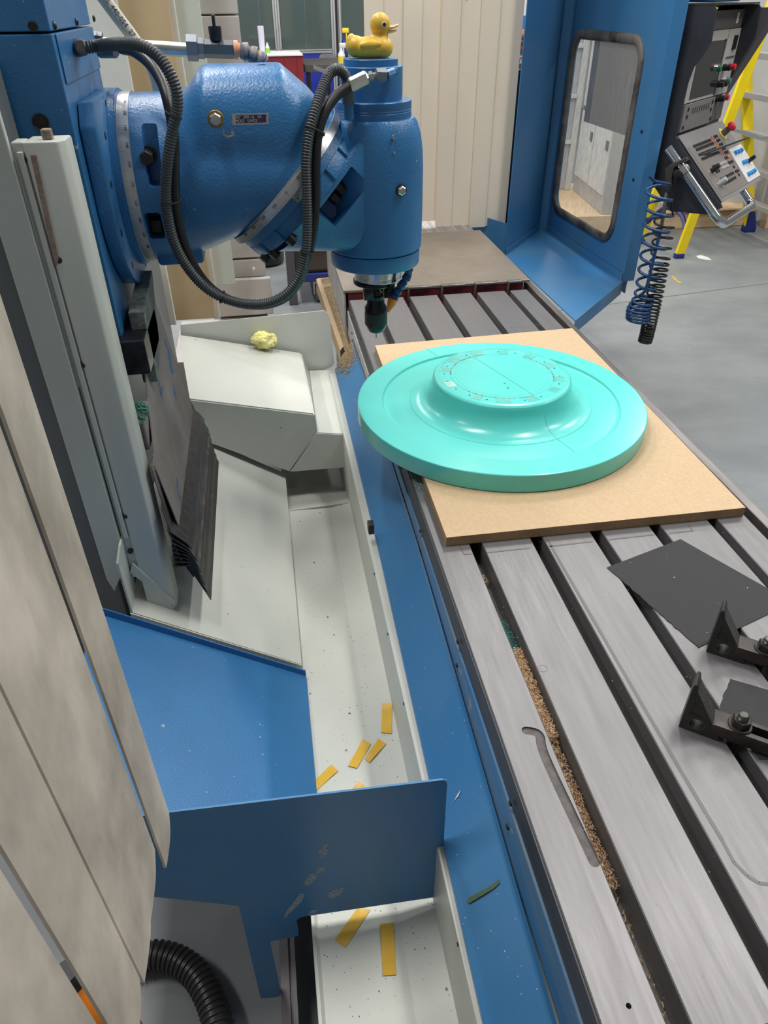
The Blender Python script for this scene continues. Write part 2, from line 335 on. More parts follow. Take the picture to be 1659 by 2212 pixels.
# scribed marks and rings on the working face
def scribe(pts, w=.0014, closed=False, name='scribe_line', m=None, lift=.0004):
    bm = BM(); P_ = [Vector((p.x, p.y, TZ)) for p in pts]
    if closed: P_.append(P_[0])
    for a, b in zip(P_, P_[1:]):
        d = (b - a); n_ = Vector((-d.y, d.x, 0)).normalized() * w / 2
        prism(bm, [a - n_, b - n_, b + n_, a + n_], (0, 0, lift))
    finish(bm, name, m or MATS['scribe'], tbl)
mat('scribe', (.22, .21, .205), .6, .4)
G5 = mat('shallow_groove', (.13, .125, .122), .5, .4)
scribe([at(1181, 1163, Z=TZ), at(1245, 1276, Z=TZ), at(1470, 1664, Z=TZ), at(1560, 1815, Z=TZ)], .0055, m=G5)
arc = [at(1560, 1815, Z=TZ), at(1585, 1862, Z=TZ), at(1615, 1893, Z=TZ), at(1640, 1908, Z=TZ), at(1675, 1912, Z=TZ)]
scribe(arc, .0045, m=G5)
scribe([at(1052, 1194, Z=TZ), at(1146, 1184, Z=TZ)], .003, m=G5); scribe([at(1184, 1181, Z=TZ), at(1280, 1170, Z=TZ)], .003, m=G5)
scribe([at(1316, 1166, Z=TZ), at(1412, 1155, Z=TZ)], .003, m=G5); scribe([at(1446, 1152, Z=TZ), at(1496, 1147, Z=TZ), at(1487, 1133, Z=TZ)], .003, m=G5)
scribe([at(993, 1178, Z=TZ), at(1003, 1198, Z=TZ), at(1020, 1197, Z=TZ)], .0028, m=G5)
c0 = at(1173, 1444, Z=TZ); scribe([c0 + Vector((math.cos(k * PI / 12), math.sin(k * PI / 12), 0)) * .0072 for k in range(24)], .0007, True)
scribe([at(1100, 708, Z=TZ), at(1165, 702, Z=TZ)], .001); scribe([at(955, 680, Z=TZ), at(923, 680, Z=TZ), at(917, 688, Z=TZ), at(940, 730, Z=TZ)], .0016)
# swarf packed in the first slot
def swarf(name, x0, x1, ya, yb, z, n, m, r=.006, parent=tbl, zj=.006):
    bm = BM()
    for k in range(n):
        x = random.uniform(x0, x1); y = random.uniform(ya, yb); s = random.uniform(.5, 1.3) * r; a = random.uniform(0, 6.28); b_ = random.uniform(-.8, .8)
        d = Vector((math.cos(a) * math.cos(b_), math.sin(a) * math.cos(b_), math.sin(b_))) * s; q = d.orthogonal().normalized() * s * .22
        p = Vector((x, y, z + random.uniform(0, zj))); t = d.cross(q).normalized() * s * .35
        v = [bm.verts.new(p - d - q), bm.verts.new(p - d + q), bm.verts.new(p + t + q), bm.verts.new(p + t - q), bm.verts.new(p + d + q), bm.verts.new(p + d - q)]
        bm.faces.new((v[0], v[1], v[2], v[3])); bm.faces.new((v[3], v[2], v[4], v[5]))
    o = finish(bm, name, m, parent); o['kind'] = 'stuff'; return o
SWB = mat('brown_swarf', srgb(232, 204, 166), .7, noise=1, nscale=90, ncol=srgb(196, 156, 116))
SWT = mat('teal_swarf', srgb(110, 214, 202), .5)
swarf('swarf', SL[0] + .006, SR[0] - .003, .40, .80, .762, 3200, SWB, .0023, zj=.010)
swarf('swarf', SL[0] + .003, SR[0] - .003, .62, .80, .772, 2200, SWB, .0022, zj=.012)
swarf('swarf', SL[0] + .003, SR[0] - .003, .80, .88, .764, 500, mat('mixed_swarf', srgb(96, 108, 96), .7, noise=1, nscale=200, ncol=srgb(60, 160, 150)), .0022)
swarf('swarf', SL[0] + .003, SR[0] - .003, .25, .42, .748, 120, SWB, .003)
swarf('swarf', SL[0] + .006, SR[0] - .004, .99, 1.02, .756, 50, mat('pale_swarf', srgb(214, 188, 150), .7), .004)
swarf('swarf', L + .002, .285, 1.25, 1.5, TZ + .001, 90, SWT, .0016, zj=.001)
swarf('swarf', SL[0], SR[0], 2.0, 2.12, .75, 40, mat('gold_swarf', srgb(214, 170, 70), .5), .006)
swarf('swarf', L + .01, RL, .25, 1.05, TZ + .0006, 260, mat('pale_swarf', (.7, .7, .7)), .0011, zj=.0005)
# ================================================================ workpiece on its board
ba, bb, bc, bd = (.286, 1.066), (.914, 1.062), (.922, 2.052), (.287, 2.024)
bm = BM(); prism(bm, [Vector((x, y, TZ + .0006)) for x, y in (ba, bb, bc, bd)], (0, 0, .0214), .0006)
brd = finish(bm, 'fibreboard', MDF, org=(.6, 1.55, TZ + .0006)); tag(brd, 'tan fibreboard sheet lying on the T-slot table under the teal disc', 'board')
brd.data.materials.append(MDFE)
for f in brd.data.polygons:
    if abs(f.normal.z) < .4: f.material_index = 1
WX, WY, WZ = .528, 1.537, TZ + .0222
whl = thing('wheel_pattern', 'round teal tooling-board wheel pattern with raised hub on the fibreboard', 'pattern', (WX, WY, WZ))
prof = [(0, 0), (.349, 0), (.351, .002), (.352, .006), (.352, .042), (.3512, .0437), (.3495, .0445)]
prof += [(.292, .0445), (.2905, .0438), (.2895, .0405), (.288, .0382), (.284, .0372), (.280, .0374)]           # rim and the stepped groove inside it
prof += [(.245, .0395), (.232, .0400), (.223, .0402), (.2215, .0416), (.216, .0420), (.205, .0435), (.192, .049), (.181, .058), (.173, .071), (.1685, .084), (.168, .094)]
prof += [(.1675, .099), (.166, .1035), (.1625, .1068), (.158, .1082), (.153, .1085), (.152, .1075), (.150, .1072), (.126, .1072), (.1252, .1064), (.1235, .1064), (.1228, .1072), (.115, .1072), (.1145, .1067), (.1130, .1067), (.1125, .1072), (0, .1072)]
bm = BM(); lathe(bm, prof, (WX, WY, WZ), n=160, caps=False); bmesh.ops.remove_doubles(bm, verts=bm.verts, dist=2e-5)
hc = BM(); hl = [Vector((WX + .139 * math.cos(2 * PI * (k + .3) / 20), WY + .139 * math.sin(2 * PI * (k + .3) / 20), WZ)) for k in range(20)] + [at(1090, 828, Z=WZ + .1072), at(1097, 838, Z=WZ + .1072)]
for p in hl: lathe(hc, [(.0025, .090), (.0025, .13)], (p.x, p.y, WZ), (0, 0, 1), 12)      # real drilled holes
bm = cut(bm, hc); finish(bm, 'wheel_body', TEAL, whl, smooth=24)
TPC = mat('clear_tape', srgb(120, 204, 190), .18, noise=.6, nscale=40, ncol=srgb(88, 190, 176), coat=.5)
for (a, w_) in ((.25, .22), (.75, .2), (1.25, .16), (1.75, .24), (2.3, .2), (2.75, .16), (3.35, .2), (4.0, .16), (4.45, .24), (4.95, .2), (5.5, .18), (5.95, .2)):
    bm = BM(); n = 6; va = []
    for i in range(n + 1):
        t = a - w_ / 2 + w_ * i / n; va.append([bm.verts.new((WX + r * math.cos(t), WY + r * math.sin(t), WZ + h)) for r, h in ((.1265, .10725), (.149, .10725), (.149, .1076), (.1265, .1076))])
    for p, q in zip(va, va[1:]):
        for i in range(4): bm.faces.new((p[i], p[(i + 1) % 4], q[(i + 1) % 4], q[i]))
    bm.faces.new(va[0]); bm.faces.new(va[-1]); finish(bm, 'tape_piece', TPC if a != 3.35 else mat('pale_tape', srgb(200, 228, 222), .2, noise=.8, nscale=60, ncol=srgb(150, 210, 200)), whl)
# filler crumbs round the hub and the joint line across the blank
bm = BM()
for k in range(420):
    a = random.uniform(0, 6.28)
    if math.sin(a * 3 + 1) < -.35: continue
    r = .1242 + random.gauss(0, .0011); s = random.uniform(.0004, .0013); p = Vector((WX + r * math.cos(a), WY + r * math.sin(a), WZ + .1066))
    box(bm, p.x - s, p.x + s, p.y - s, p.y + s, p.z, p.z + s * .8)
o = finish(bm, 'filler_crumbs', mat('filler', srgb(140, 150, 140), .8), whl); o['kind'] = 'stuff'
def jline(r0, r1, hf, sgn, w=.0007):
    bm = BM(); prev = None; n = 40; dx = .045
    d = Vector((.33, -.944, 0)) * sgn
    for i in range(n + 1):
        r = r0 + (r1 - r0) * i / n; p = Vector((WX, WY, WZ + hf(r) + .0003)) + d * r; q = Vector((-d.y, d.x, 0)) * w / 2
        cur = (bm.verts.new(p - q), bm.verts.new(p + q))
        if prev: bm.faces.new((prev[0], cur[0], cur[1], prev[1]))
        prev = cur
    finish(bm, 'joint_line', TEALD, whl)
import bisect
PR = sorted([(r, h) for r, h in prof[5:]], key=lambda t: t[0])
def hfun(r):
    k = min(max(bisect.bisect([p[0] for p in PR], r), 1), len(PR) - 1); a, b = PR[k - 1], PR[k]
    return a[1] + (b[1] - a[1]) * (r - a[0]) / max(b[0] - a[0], 1e-6)
jline(.17, .29, hfun, 1); jline(.294, .35, hfun, -1); jline(0, .125, hfun, 1); jline(0, .125, hfun, -1)
# ---------------------------------------------------------------- abrasive sheets
def paper(name, pts, z, label, torn, curl=0):
    bm = BM(); P_ = [Vector((p.x, p.y, z)) for p in pts]; out = []
    for i, (a, b) in enumerate(zip(P_, P_[1:] + P_[:1])):
        n = 26 if i in torn else 2
        for k in range(n):
            t = k / n; p = a + (b - a) * t; nn = Vector((-(b - a).y, (b - a).x, 0)).normalized()
            if i in torn and k: p = p + nn * (mnoise.noise(p * 90) * .003)
            out.append(p)
    prism(bm, out, (0, 0, .0007)); o = finish(bm, name, PAPER); tag(o, label, 'sandpaper', 'abrasive sheets on the machine table'); return o
zs = TZ + .0008
paper('abrasive_sheet', [at(1311, 1226, Z=zs), at(1509, 1399, Z=zs), at(1712, 1302, Z=zs), at(1470, 1165, Z=zs)], zs, 'large dark grey torn-edged abrasive sheet across the T-slots beside the fibreboard', (0,))
paper('abrasive_sheet', [at(1577, 1467, Z=zs), at(1552, 1532, Z=zs), at(1640, 1640, Z=zs), at(1760, 1640, Z=zs), at(1760, 1520, Z=zs)], zs, 'dark grey abrasive sheet tucked behind the strap clamp with the visible nut', (0,))
# ---------------------------------------------------------------- clamp sets: step block + strap with nut
def clampset(p0, p1, lab, nutdist, bend=0):
    p0 = Vector((p0.x, p0.y, TZ + .0006)); p1 = Vector((p1.x, p1.y, TZ + .0006)); ux = (p1 - p0).normalized(); uy = Vector((-ux.y, ux.x, 0)); z = Vector((0, 0, 1)); ln = (p1 - p0).length
    blk = thing('step_block', 'black serrated triangular step block ' + lab, 'step block', p0, 'step blocks on the machine table')
    W, H = ln, .093; th = .0285
    def q(a, b, c=0): return p0 + ux * a + z * b + uy * c
    topx = .0
    pts = [(0, 0), (W, 0), (W + .001, .006)]; n = 20
    for k in range(n):
        t0 = k / n; a = (W + (topx + .006 - W) * t0, .006 + (H - .010 - .006) * t0); t1 = (k + .75) / n
        b = (W + (topx + .006 - W) * t1, .006 + (H - .010 - .006) * t1)
        pts += [(a[0], a[1]), (b[0] + .0014, b[1] - .0002)]
    pts += [(topx + .007, H - .008), (topx + .0055, H - .002), (topx + .003, H), (topx + .001, H - .0015), (topx, H - .006)]
    bm = BM(); prism(bm, [q(a, b) for a, b in pts], uy * th)
    cb = BM(); cyl(cb, q(W * .39, .0170, -.02), q(W * .39, .0170, th + .02), .0104, 24)
    tri = [(.007, .034), (.026, .033), (.009, .062)]
    c2 = BM(); prism(c2, [q(a, b, -.01) for a, b in tri], uy * .0112)
    bm = cut(bm, cb, c2); finish(bm, 'block_body', mat('black_block', (.028, .027, .026), .5, .2, noise=.6, nscale=40, ncol=(.05, .048, .045), bump=.2, bscale=300), blk, 35)
    bm = BM(); lathe(bm, [(.0104, 0), (.0110, 0), (.0110, .0004), (.0104, .0004)], q(W * .39, .0170, -.0003), uy, 24, caps=False); finish(bm, 'bore_rim', mat('worn_edge', (.2, .19, .18), .4, .7), blk)
    # strap
    st = thing('strap_clamp', 'black steel strap clamp ' + lab, 'clamp', q(W + .05, 0), 'strap clamps on the machine table')
    c = th / 2; hw = .0155; x0 = .0385; zt = .031; zb = .010; Ln = .16
    ax = (ux + uy * bend).normalized(); ay = Vector((-ax.y, ax.x, 0)); o = q(x0, 0, c)
    def s(a, b, d): return o + ax * a + z * b + ay * d
    # nose chamfered body with a slot
    body = [(.0, zt - .001), (.004, zt), (Ln, zt - .004), (Ln, zb - .006), (.03, zb - .002), (.012, zb), (.0, zb + .009)]
    bm = BM(); prism(bm, [s(a, b, -hw) for a, b in body], ay * (2 * hw), .0012)
    cb = BM(); ol = outline(.036, -.0075, .11, .015, .0074); prism(cb, [s(a, -.02, d) for a, d in ol], z * .1)
    bm = cut(bm, cb); finish(bm, 'strap', mat('strap_steel', srgb(72, 66, 62), .42, .5, noise=.8, nscale=30, ncol=srgb(52, 48, 46), bump=.15, bscale=200), st, 40)
    nz = zt - .001
    bm = BM(); lathe(bm, [(.0165, 0), (.0165, .0018), (.0155, .0028)], s(nutdist, nz, 0), z, 32); finish(bm, 'washer', BOLTB, st, 30)
    bm = BM(); lathe(bm, [(.0132, 0), (.0132, .0105), (.0118, .0122)], s(nutdist, nz + .0028, 0), z, 6); finish(bm, 'nut', BOLTB, st)
    bm = BM(); pr = [(.0078, -.085)]
    for k in range(12): pr += [(.0078, -.0 + k * .0016), (.0070, .0008 + k * .0016)]
    pr += [(.0066, .0205), (.0052, .0215)]
    lathe(bm, pr, s(nutdist, nz + .003, 0), z, 20); finish(bm, 'stud', mat('dark_stud', (.10, .095, .09), .35, .8), st, 35)
    return blk, st
clampset(at(1465.7, 1569.7, Z=TZ), at(1549, 1601, Z=TZ), 'in front of the dark abrasive offcut', .036, .04)
clampset(at(1525, 1408, Z=TZ), at(1604, 1434, Z=TZ), 'beside the larger abrasive sheet', .041, .04)
# ================================================================ machine bed: blue apron over a cream side wall
bed = thing('machine_bed', 'long machine bed with sloping blue apron and cream side along the chip tray', 'machine bed', (.3, 1.3, 0))
bm = BM(); YA, YB = .05, 2.36
n = 24; rows = []
for k in range(n + 1):
    y = YA + (YB - YA) * k / n; zi = .640 + .058 * min(1, max(0, (y - .3) / .86)) ; xo = .176 + .013 * min(1, max(0, (y - .33) / .95)); zi = min(zi, .700)
    rows.append([(.2565, y, zi + .012), (.2545, y, zi), (.250, y, zi - .004), (xo + .004, y, .6035), (xo, y, .600), (xo, y, .588), (xo + .004, y, .588), (xo + .008, y, .598), (.252, y, zi - .012)])
V = [[bm.verts.new(p) for p in r] for r in rows]; m_ = 9
for a, b in zip(V, V[1:]):
    for i in range(m_): bm.faces.new((a[i], a[(i + 1) % m_], b[(i + 1) % m_], b[i]))
bm.faces.new(V[0][::-1]); bm.faces.new(V[-1]); finish(bm, 'apron', BLUEAP, bed, 40)
bm = BM(); box(bm, .170, .30, .05, 2.36, .30, .586, .001, seg=1); finish(bm, 'side_wall', CREAMP, bed)
bm = BM(); box(bm, .30, .90, .24, 3.6, .0, .660, .004, seg=1); finish(bm, 'bed_casting', mat('bed_green_grey', srgb(120, 126, 124), .5), bed)
for (u, v) in ((800, 1139),):
    p = at(u, v, X=.176); bm = BM(); box(bm, p.x - .006, p.x + .008, p.y - .012, p.y + .012, p.z - .014, p.z + .014, .002); finish(bm, 'stop_block', BOLTB, bed)
for (u, v) in ((838, 1307), (873, 1470), (921, 1672), (808, 1183), (1000, 1950)):
    p = at(u, v, X=.1695); p.z = min(p.z, .58); bm = BM(); lathe(bm, [(.003, 0), (.003, .0015)], p, (-1, 0, 0), 10); finish(bm, 'screw', BOLTB, bed)
GT = mat('green_tape', srgb(58, 84, 44), .4, noise=.6, nscale=60, ncol=srgb(76, 98, 52))
# dark green tape scrap on the apron
def onapron(u, v):
    p = at(u, v, Z=.64); 
    for _ in range(12):
        y = p.y; zi = min(.640 + .058 * min(1, max(0, (y - .3) / .86)), .700) - .004; xo = .176 + .013 * min(1, max(0, (y - .33) / .95))
        t = (p.x - xo) / (.250 - xo); p = at(u, v, Z=.6035 + (zi - .6035) * t)
    return p
def flat(name, px, fn, m, label, cat, th=.0006, parent=None):
    P_ = [fn(*q) for q in px]; nn = (P_[1] - P_[0]).cross(P_[2] - P_[0]).normalized(); nn = nn if nn.z > 0 else -nn
    bm = BM(); prism(bm, [p + nn * .0004 for p in P_], nn * th); o = finish(bm, name, m, parent)
    if label: tag(o, label, cat)
    return o
flat('tape_scrap', [(1009, 1948), (1013, 1940), (1040, 1925), (1062, 1913), (1078, 1899), (1080, 1908), (1068, 1919), (1045, 1933), (1014, 1952)], onapron, GT, 'dark green scrap of tape stuck to the blue apron', 'tape')
flat('paper_sliver', [(981, 1731), (988, 1718), (996, 1706), (991, 1720)], onapron, WHITE, 'tiny white paper sliver on the blue apron', 'paper')
# ================================================================ chip tray
TR = .40
tray = thing('chip_tray', 'long cream sheet-metal chip tray beside the bed with yellow tape on it', 'chip tray', (.07, 1.2, 0))
bm = BM(); sheet(bm, [(-.034, TR + .004), (-.030, TR), (.108, TR), (.172, TR + .010)], .06, 1.80, .003); finish(bm, 'tray_floor', CREAMT, tray)
bm = BM(); prism(bm, [(-.034, 1.80, TR), (.172, 1.80, TR + .01), (.172, 2.06, TR - .09), (-.034, 2.06, TR - .09)], (0, 0, -.003)); prism(bm, [(-.034, 2.06, TR - .09), (.172, 2.06, TR - .09), (.172, 2.45, TR - .09), (-.034, 2.45, TR - .09)], (0, 0, -.003)); finish(bm, 'tray_drop', CREAMT, tray)
bm = BM(); box(bm, -.041, -.0345, .06, .80, TR - .03, TR + .005, .001, seg=1); finish(bm, 'tray_lip', CREAMP, tray)
bm = BM(); box(bm, -.034, .168, .07, 1.8, .05, TR - .006); finish(bm, 'tray_support', CREAMP, tray)
def zp(x): return .42 + .65 * (-.02 - x)
SY0, SY1 = 1.155, 1.985
bm = BM(); sheet(bm, [(-.36, zp(-.36)), (-.02, zp(-.02)), (-.0195, zp(-.02) - .012)], SY0, SY1, .003)
slope = finish(bm, 'slope_panel', CREAM, tray)
bm = BM(); prism(bm, [(-.018, SY0 - .001, zp(-.02) - .001), (-.36, SY0 - .001, zp(-.36) - .001), (-.36, SY0 - .001, zp(-.36) - .026), (-.018, SY0 - .001, zp(-.02) - .026)], (0, -.003, 0), .0008); finish(bm, 'front_lip', CREAM, tray)
bm = BM(); prism(bm, [(-.36, SY0, zp(-.36) - .02), (-.36, SY0, zp(-.36) + .13), (-.352, SY0 + .02, .80), (-.352, SY0 + .06, .80), (-.36, SY0 + .07, zp(-.36) - .02)], (.004, 0, 0)); finish(bm, 'corner_gusset', POST, tray)
# chute box closing the far end
FY, BY = 1.95, 2.415
a, b, c_, d, e, f, g = [Vector(p) for p in ((-.272, FY, .727), (.088, FY, .645), (.091, FY, .582), (.19, FY, .572), (.194, FY, .452), (-.006, FY, .449), (-.234, FY, .575))]
chute = thing('chute_box', 'cream folded-metal box closing the far end of the chip tray, crumpled paper on it', 'metal box', (0, 2.2, .4))
bm = BM(); dy = Vector((0, BY - FY, 0)); fs = [a, b, c_, f, g]
va = [bm.verts.new(p) for p in fs]; top = [bm.verts.new(p) for p in ((-.334, BY, .745), (.076, BY, .648), (.100, BY, .575))]
bm.faces.new(va); bm.faces.new((va[0], va[1], top[1], top[0])[::-1]); bm.faces.new((va[1], va[2], top[2], top[1])[::-1])
vl = [bm.verts.new((-.334, BY, .40)), bm.verts.new((.10, BY, .40))]; bm.faces.new((top[0], top[1], top[2], vl[1], vl[0]))
bmesh.ops.bevel(bm, geom=[e_ for e_ in bm.edges if len(e_.link_faces) == 2], offset=.004, segments=2, affect='EDGES'); finish(bm, 'main_cover', CREAM, chute, 60)
bm = BM(); va = [bm.verts.new(p) for p in (c_ + Vector((.001, -.004, 0)), d + Vector((0, -.014, 0)), e + Vector((0, -.01, 0)), f + Vector((.002, -.004, 0)))]; tb = [bm.verts.new(p) for p in ((.101, BY, .5765), (.212, BY, .572))]
bm.faces.new(va[::-1]); bm.faces.new((va[0], va[1], tb[1], tb[0])); bmesh.ops.bevel(bm, geom=[e_ for e_ in bm.edges if len(e_.link_faces) == 2], offset=.003, segments=2, affect='EDGES'); finish(bm, 'low_cover', CREAM, chute, 60)
bm = BM(); zz = [at(390, 702, Y=2.43), at(700, 671, Y=2.43), at(709, 677, Y=2.43), at(713, 690, Y=2.43), at(722, 785, Y=2.43), at(718, 791, Y=2.43), at(668, 797, Y=2.43), at(650, 765, Y=2.43), at(385, 722, Y=2.43)]
zz[6].z -= .03; zz[7].z -= .05; zz[8].z -= .05
prism(bm, zz, (0, .003, 0)); finish(bm, 'splash_plate', CREAMP, chute)
# wooden trough with dust beyond, up to the bed
tr = thing('dust_trough', 'narrow wooden trough full of sawdust between tray and table end', 'trough', (.15, 2.8, .5))
bm = BM(); q = [at(683, 603, Z=.62), at(692, 601, Z=.62), at(742, 748, Z=.60), at(735, 757, Z=.60)]; prism(bm, q, (0, 0, -.06)); finish(bm, 'side_board', MDF, tr)
bm = BM(); q = [at(693, 612, Z=.57), at(716, 603, Z=.57), at(762, 745, Z=.575), at(742, 760, Z=.575)]; prism(bm, q, (0, 0, -.01)); finish(bm, 'dust_bed', DUST, tr)
bm = BM(); q = [at(686, 603, Z=.62), at(716, 600, Z=.62), at(716, 612, Z=.6), at(690, 614, Z=.6)]; prism(bm, q, (0, .01, 0)); finish(bm, 'end_board', MDF, tr)
# crumpled yellow paper
p = at(571, 742, Z=.70); bm = BM(); bmesh.ops.create_icosphere(bm, subdivisions=4, radius=.036)
for v in bm.verts:
    n1 = mnoise.noise(v.co * 42 + Vector((3, 1, 2))); n2 = abs(mnoise.noise(v.co * 95)); v.co *= 1 + .42 * n1 - .35 * n2; v.co.z *= .92; v.co.x *= 1.08
zmin = min(v.co.z for v in bm.verts)
for v in bm.verts: v.co += Vector((p.x, p.y, .645 + (.088 - p.x) * .228 - zmin + .004))
tag(finish(bm, 'crumpled_paper', mat('pale_yellow_paper', srgb(232, 226, 150), .7, noise=.4, nscale=30, ncol=srgb(214, 208, 130))), 'crumpled pale yellow paper ball on the cream chute box', 'paper')
# ---------------------------------------------------------------- strips of yellow tape in the tray
def ontray(u, v):
    p = at(u, v, Z=TR)
    if p.x > .108: p = at(u, v, Z=TR + .010 * (p.x - .108) / .064)
    return p
tapes = [([(826, 1521), (847, 1520), (846, 1586), (823, 1584)], 'yellow tape strip lying closest to the foot of the bed wall'),
         ([(783, 1599), (801, 1608), (771, 1661), (752, 1656)], 'yellow tape strip overlapped by another at its upper end'),
         ([(818, 1597), (834, 1608), (798, 1649), (788, 1640)], 'shorter yellow tape strip overlapping another strip'),
         ([(716, 1653), (731, 1666), (680, 1711), (676, 1690)], 'yellow tape strip beside the edge of the blue chute plate'),
         ([(776, 1690), (800, 1712), (770, 1740), (742, 1722)], 'yellow tape strip peeking out behind the blue plate edge'),
         ([(772, 1962), (800, 1966), (746, 2048), (724, 2031)], 'slanting yellow tape strip on the tray below the blue plate'),
         ([(821, 1996), (850, 1994), (856, 2107), (827, 2109)], 'longest yellow tape strip lying straight along the tray')]
for k, (px, lab) in enumerate(tapes):
    P_ = [ontray(*q) + Vector((0, 0, .0008 + .0012 * (k == 2))) for q in px]; bm = BM(); n = 10; rows = []
    for i in range(n + 1):
        t = i / n; A0 = P_[0].lerp(P_[3], t); B0 = P_[1].lerp(P_[2], t); h = .0015 * (1 + math.sin(t * 7 + k * 2)) * (.4 + abs(t - .5))
        rows.append([A0 + Vector((0, 0, h)), B0 + Vector((0, 0, h * .8)), B0 + Vector((0, 0, h * .8 + .0006)), A0 + Vector((0, 0, h + .0006))])
    V = [[bm.verts.new(p) for p in r] for r in rows]
    for a_, b_ in zip(V, V[1:]):
        for i in range(4): bm.faces.new((a_[i], a_[(i + 1) % 4], b_[(i + 1) % 4], b_[i]))
    bm.faces.new(V[0]); bm.faces.new(V[-1]); tag(finish(bm, 'tape_strip', TAPE, smooth=40), lab, 'tape', 'yellow tape strips in the chip tray')
# ================================================================ blue deflector: upright plate and the chute plate behind it
PY = .585
dfl = thing('chip_deflector', 'dark blue upright sheet-metal plate with scuffs standing across the chip tray', 'metal plate', (0, PY, 0))
def pq(u, v): return at(u, v, Y=PY)
rc = [pq(957, 1685), pq(963, 1687), pq(966, 1693)]; rb = [pq(952, 1925), pq(949, 1932), pq(940, 1938)]
out = [pq(300, 1763)] + rc + rb + [pq(650, 1981), pq(642, 1986), pq(640, 1990), pq(645, 2018), pq(643, 2022), pq(583, 2034), pq(607, 2148), pq(600, 2154), pq(563, 2157), pq(516, 1957), pq(470, 1952), pq(300, 1934)]
bm = BM(); prism(bm, out, (0, .003, 0)); 
DBL = mat('blue_plate_paint', srgb(54, 118, 170), .4, noise=.7, nscale=5, ncol=srgb(68, 122, 164), bump=.06, bscale=200, stretch=(1, 1, 2.2), spots=[(srgb(168, 170, 168), 34, .135)], rvar=.1)
finish(bm, 'upright_plate', DBL, dfl)
bm = BM(); sheet(bm, [(-.42, zp(-.42) - .006), (-.012, zp(-.012) - .006), (-.0115, zp(-.012) - .018)], PY + .06, 1.128, .003); finish(bm, 'chute_plate', BLUE, dfl)
bm = BM(); prism(bm, [(-.012, 1.128, zp(-.012) - .007), (-.42, 1.128, zp(-.42) - .007), (-.42, 1.128, zp(-.42) + .013), (-.012, 1.128, zp(-.012) + .010)], (0, .003, 0)); finish(bm, 'chute_lip', BLUE, dfl)
for P_ in ([(700, 1822), (711, 1822), (708, 1840), (700, 1852), (687, 1851), (690, 1836)], [(690, 1872), (704, 1872), (698, 1884), (680, 1888)], [(672, 1886), (686, 1888), (680, 1900), (665, 1914), (655, 1908)], [(735, 1918), (744, 1916), (738, 1930), (718, 1940), (705, 1937), (712, 1926)],
           [(648, 1930), (657, 1931), (652, 1946), (630, 1968), (612, 1986), (616, 1972), (632, 1950)], [(674, 1965), (686, 1963), (680, 1974), (664, 1976)]):
    bm = BM(); q = [pq(*p) for p in P_]; prism(bm, q, (0, -.0003, 0)); finish(bm, 'dust_patch', mat('grey_scuff', srgb(176, 184, 186), .7, noise=1.0, nscale=260, ncol=srgb(96, 122, 144)), dfl)
bm = BM(); q = [at(u, v, Y=.78) for u, v in ((626, 2105), (655, 2090), (660, 2112), (628, 2137))]; prism(bm, q, (0, .004, 0)); finish(bm, 'stay_bracket', BLUEG, dfl)
q = Vector((-.40, .525, .0)); oc = thing('orange_canister', 'orange canister on the pit floor glimpsed between the curtain strips', 'canister', q)
bm = BM(); lathe(bm, [(.05, .004), (.055, .01), (.055, .42), (.03, .47), (.018, .48)], q, n=28); finish(bm, 'canister_body', ORANGE, oc, 40); bm = BM(); lathe(bm, [(.02, .48), (.02, .51), (.016, .515)], q, n=20); finish(bm, 'cap', BLACK, oc, 40)
# sawdust caught on the far end of the apron
bm = BM()
for k in range(3000):
    y = 2.36 - abs(random.gauss(0, .06)); t = min(1, max(0, random.gauss(.75, .3))); x = .19 + .062 * t; z = .6045 + .09 * t + random.uniform(0, .006); s = random.uniform(.0006, .0018)
    box(bm, x - s, x + s, y - s, y + s, z, z + s)
o = finish(bm, 'sawdust', DUST, bed); o['kind'] = 'stuff'
# steel guide bar, dark pit and ribbed hose at the near left
bm = BM(); pa, pb = at(602, 2030, Z=.17), at(612, 2230, Z=.17)
box(bm, pa.x, pa.x + .018, .25, pa.y + .25, .02, .17, .001, seg=1); box(bm, pa.x + .018, pa.x + .03, .25, pa.y + .25, .15, .164)
tag(finish(bm, 'guide_bar', mat('speckled_steel', srgb(116, 112, 114), .45, .5, spots=[(srgb(226, 214, 204), 48, .2)])), 'steel guide bar with white paint specks beside the pit', 'steel bar')
hs = thing('suction_hose', 'ribbed black suction hose curving over the dark pit floor', 'hose', (-.35, .8, 0))
pth = smoothpath([at(280, 2078, Z=.04), at(325, 2064, Z=.04), at(375, 2072, Z=.04), at(420, 2102, Z=.04), at(450, 2150, Z=.04), at(468, 2205, Z=.04), at(476, 2270, Z=.04)], 40)
pth = resample(pth, .003)
bm = BM(); sweep(bm, pth, lambda i: .0305 if (i % 4) < 2 else .0265, 22); finish(bm, 'hose_wall', mat('hose_black', (.035, .034, .034), .4, bump=.1), hs, 50)
# ================================================================ column on the left: way post, cover plates, grey body
col = thing('column_cover', 'pale grey-green upright box post and cover rails on the machine column', 'column cover', (-.33, 1.3, 0))
zb = .60
bm = BM(); va = [(-.334, 1.2), (-.286, 1.2), (-.277, 1.215), (-.277, 1.26), (-.334, 1.26)]
prism(bm, [Vector((x, y, zb - .01)) for x, y in va], (0, 0, 1.512 - zb + .01), .003); finish(bm, 'way_post', POST, col, 40)
p = at(103, 290, Y=1.225); bm = BM(); box(bm, p.x - .007, p.x + .007, 1.215, 1.229, 1.512, 1.526, .002); finish(bm, 'post_bolt', mat('rusty_bolt', srgb(160, 146, 132), .7, noise=1, nscale=90, ncol=srgb(120, 104, 90)), col)
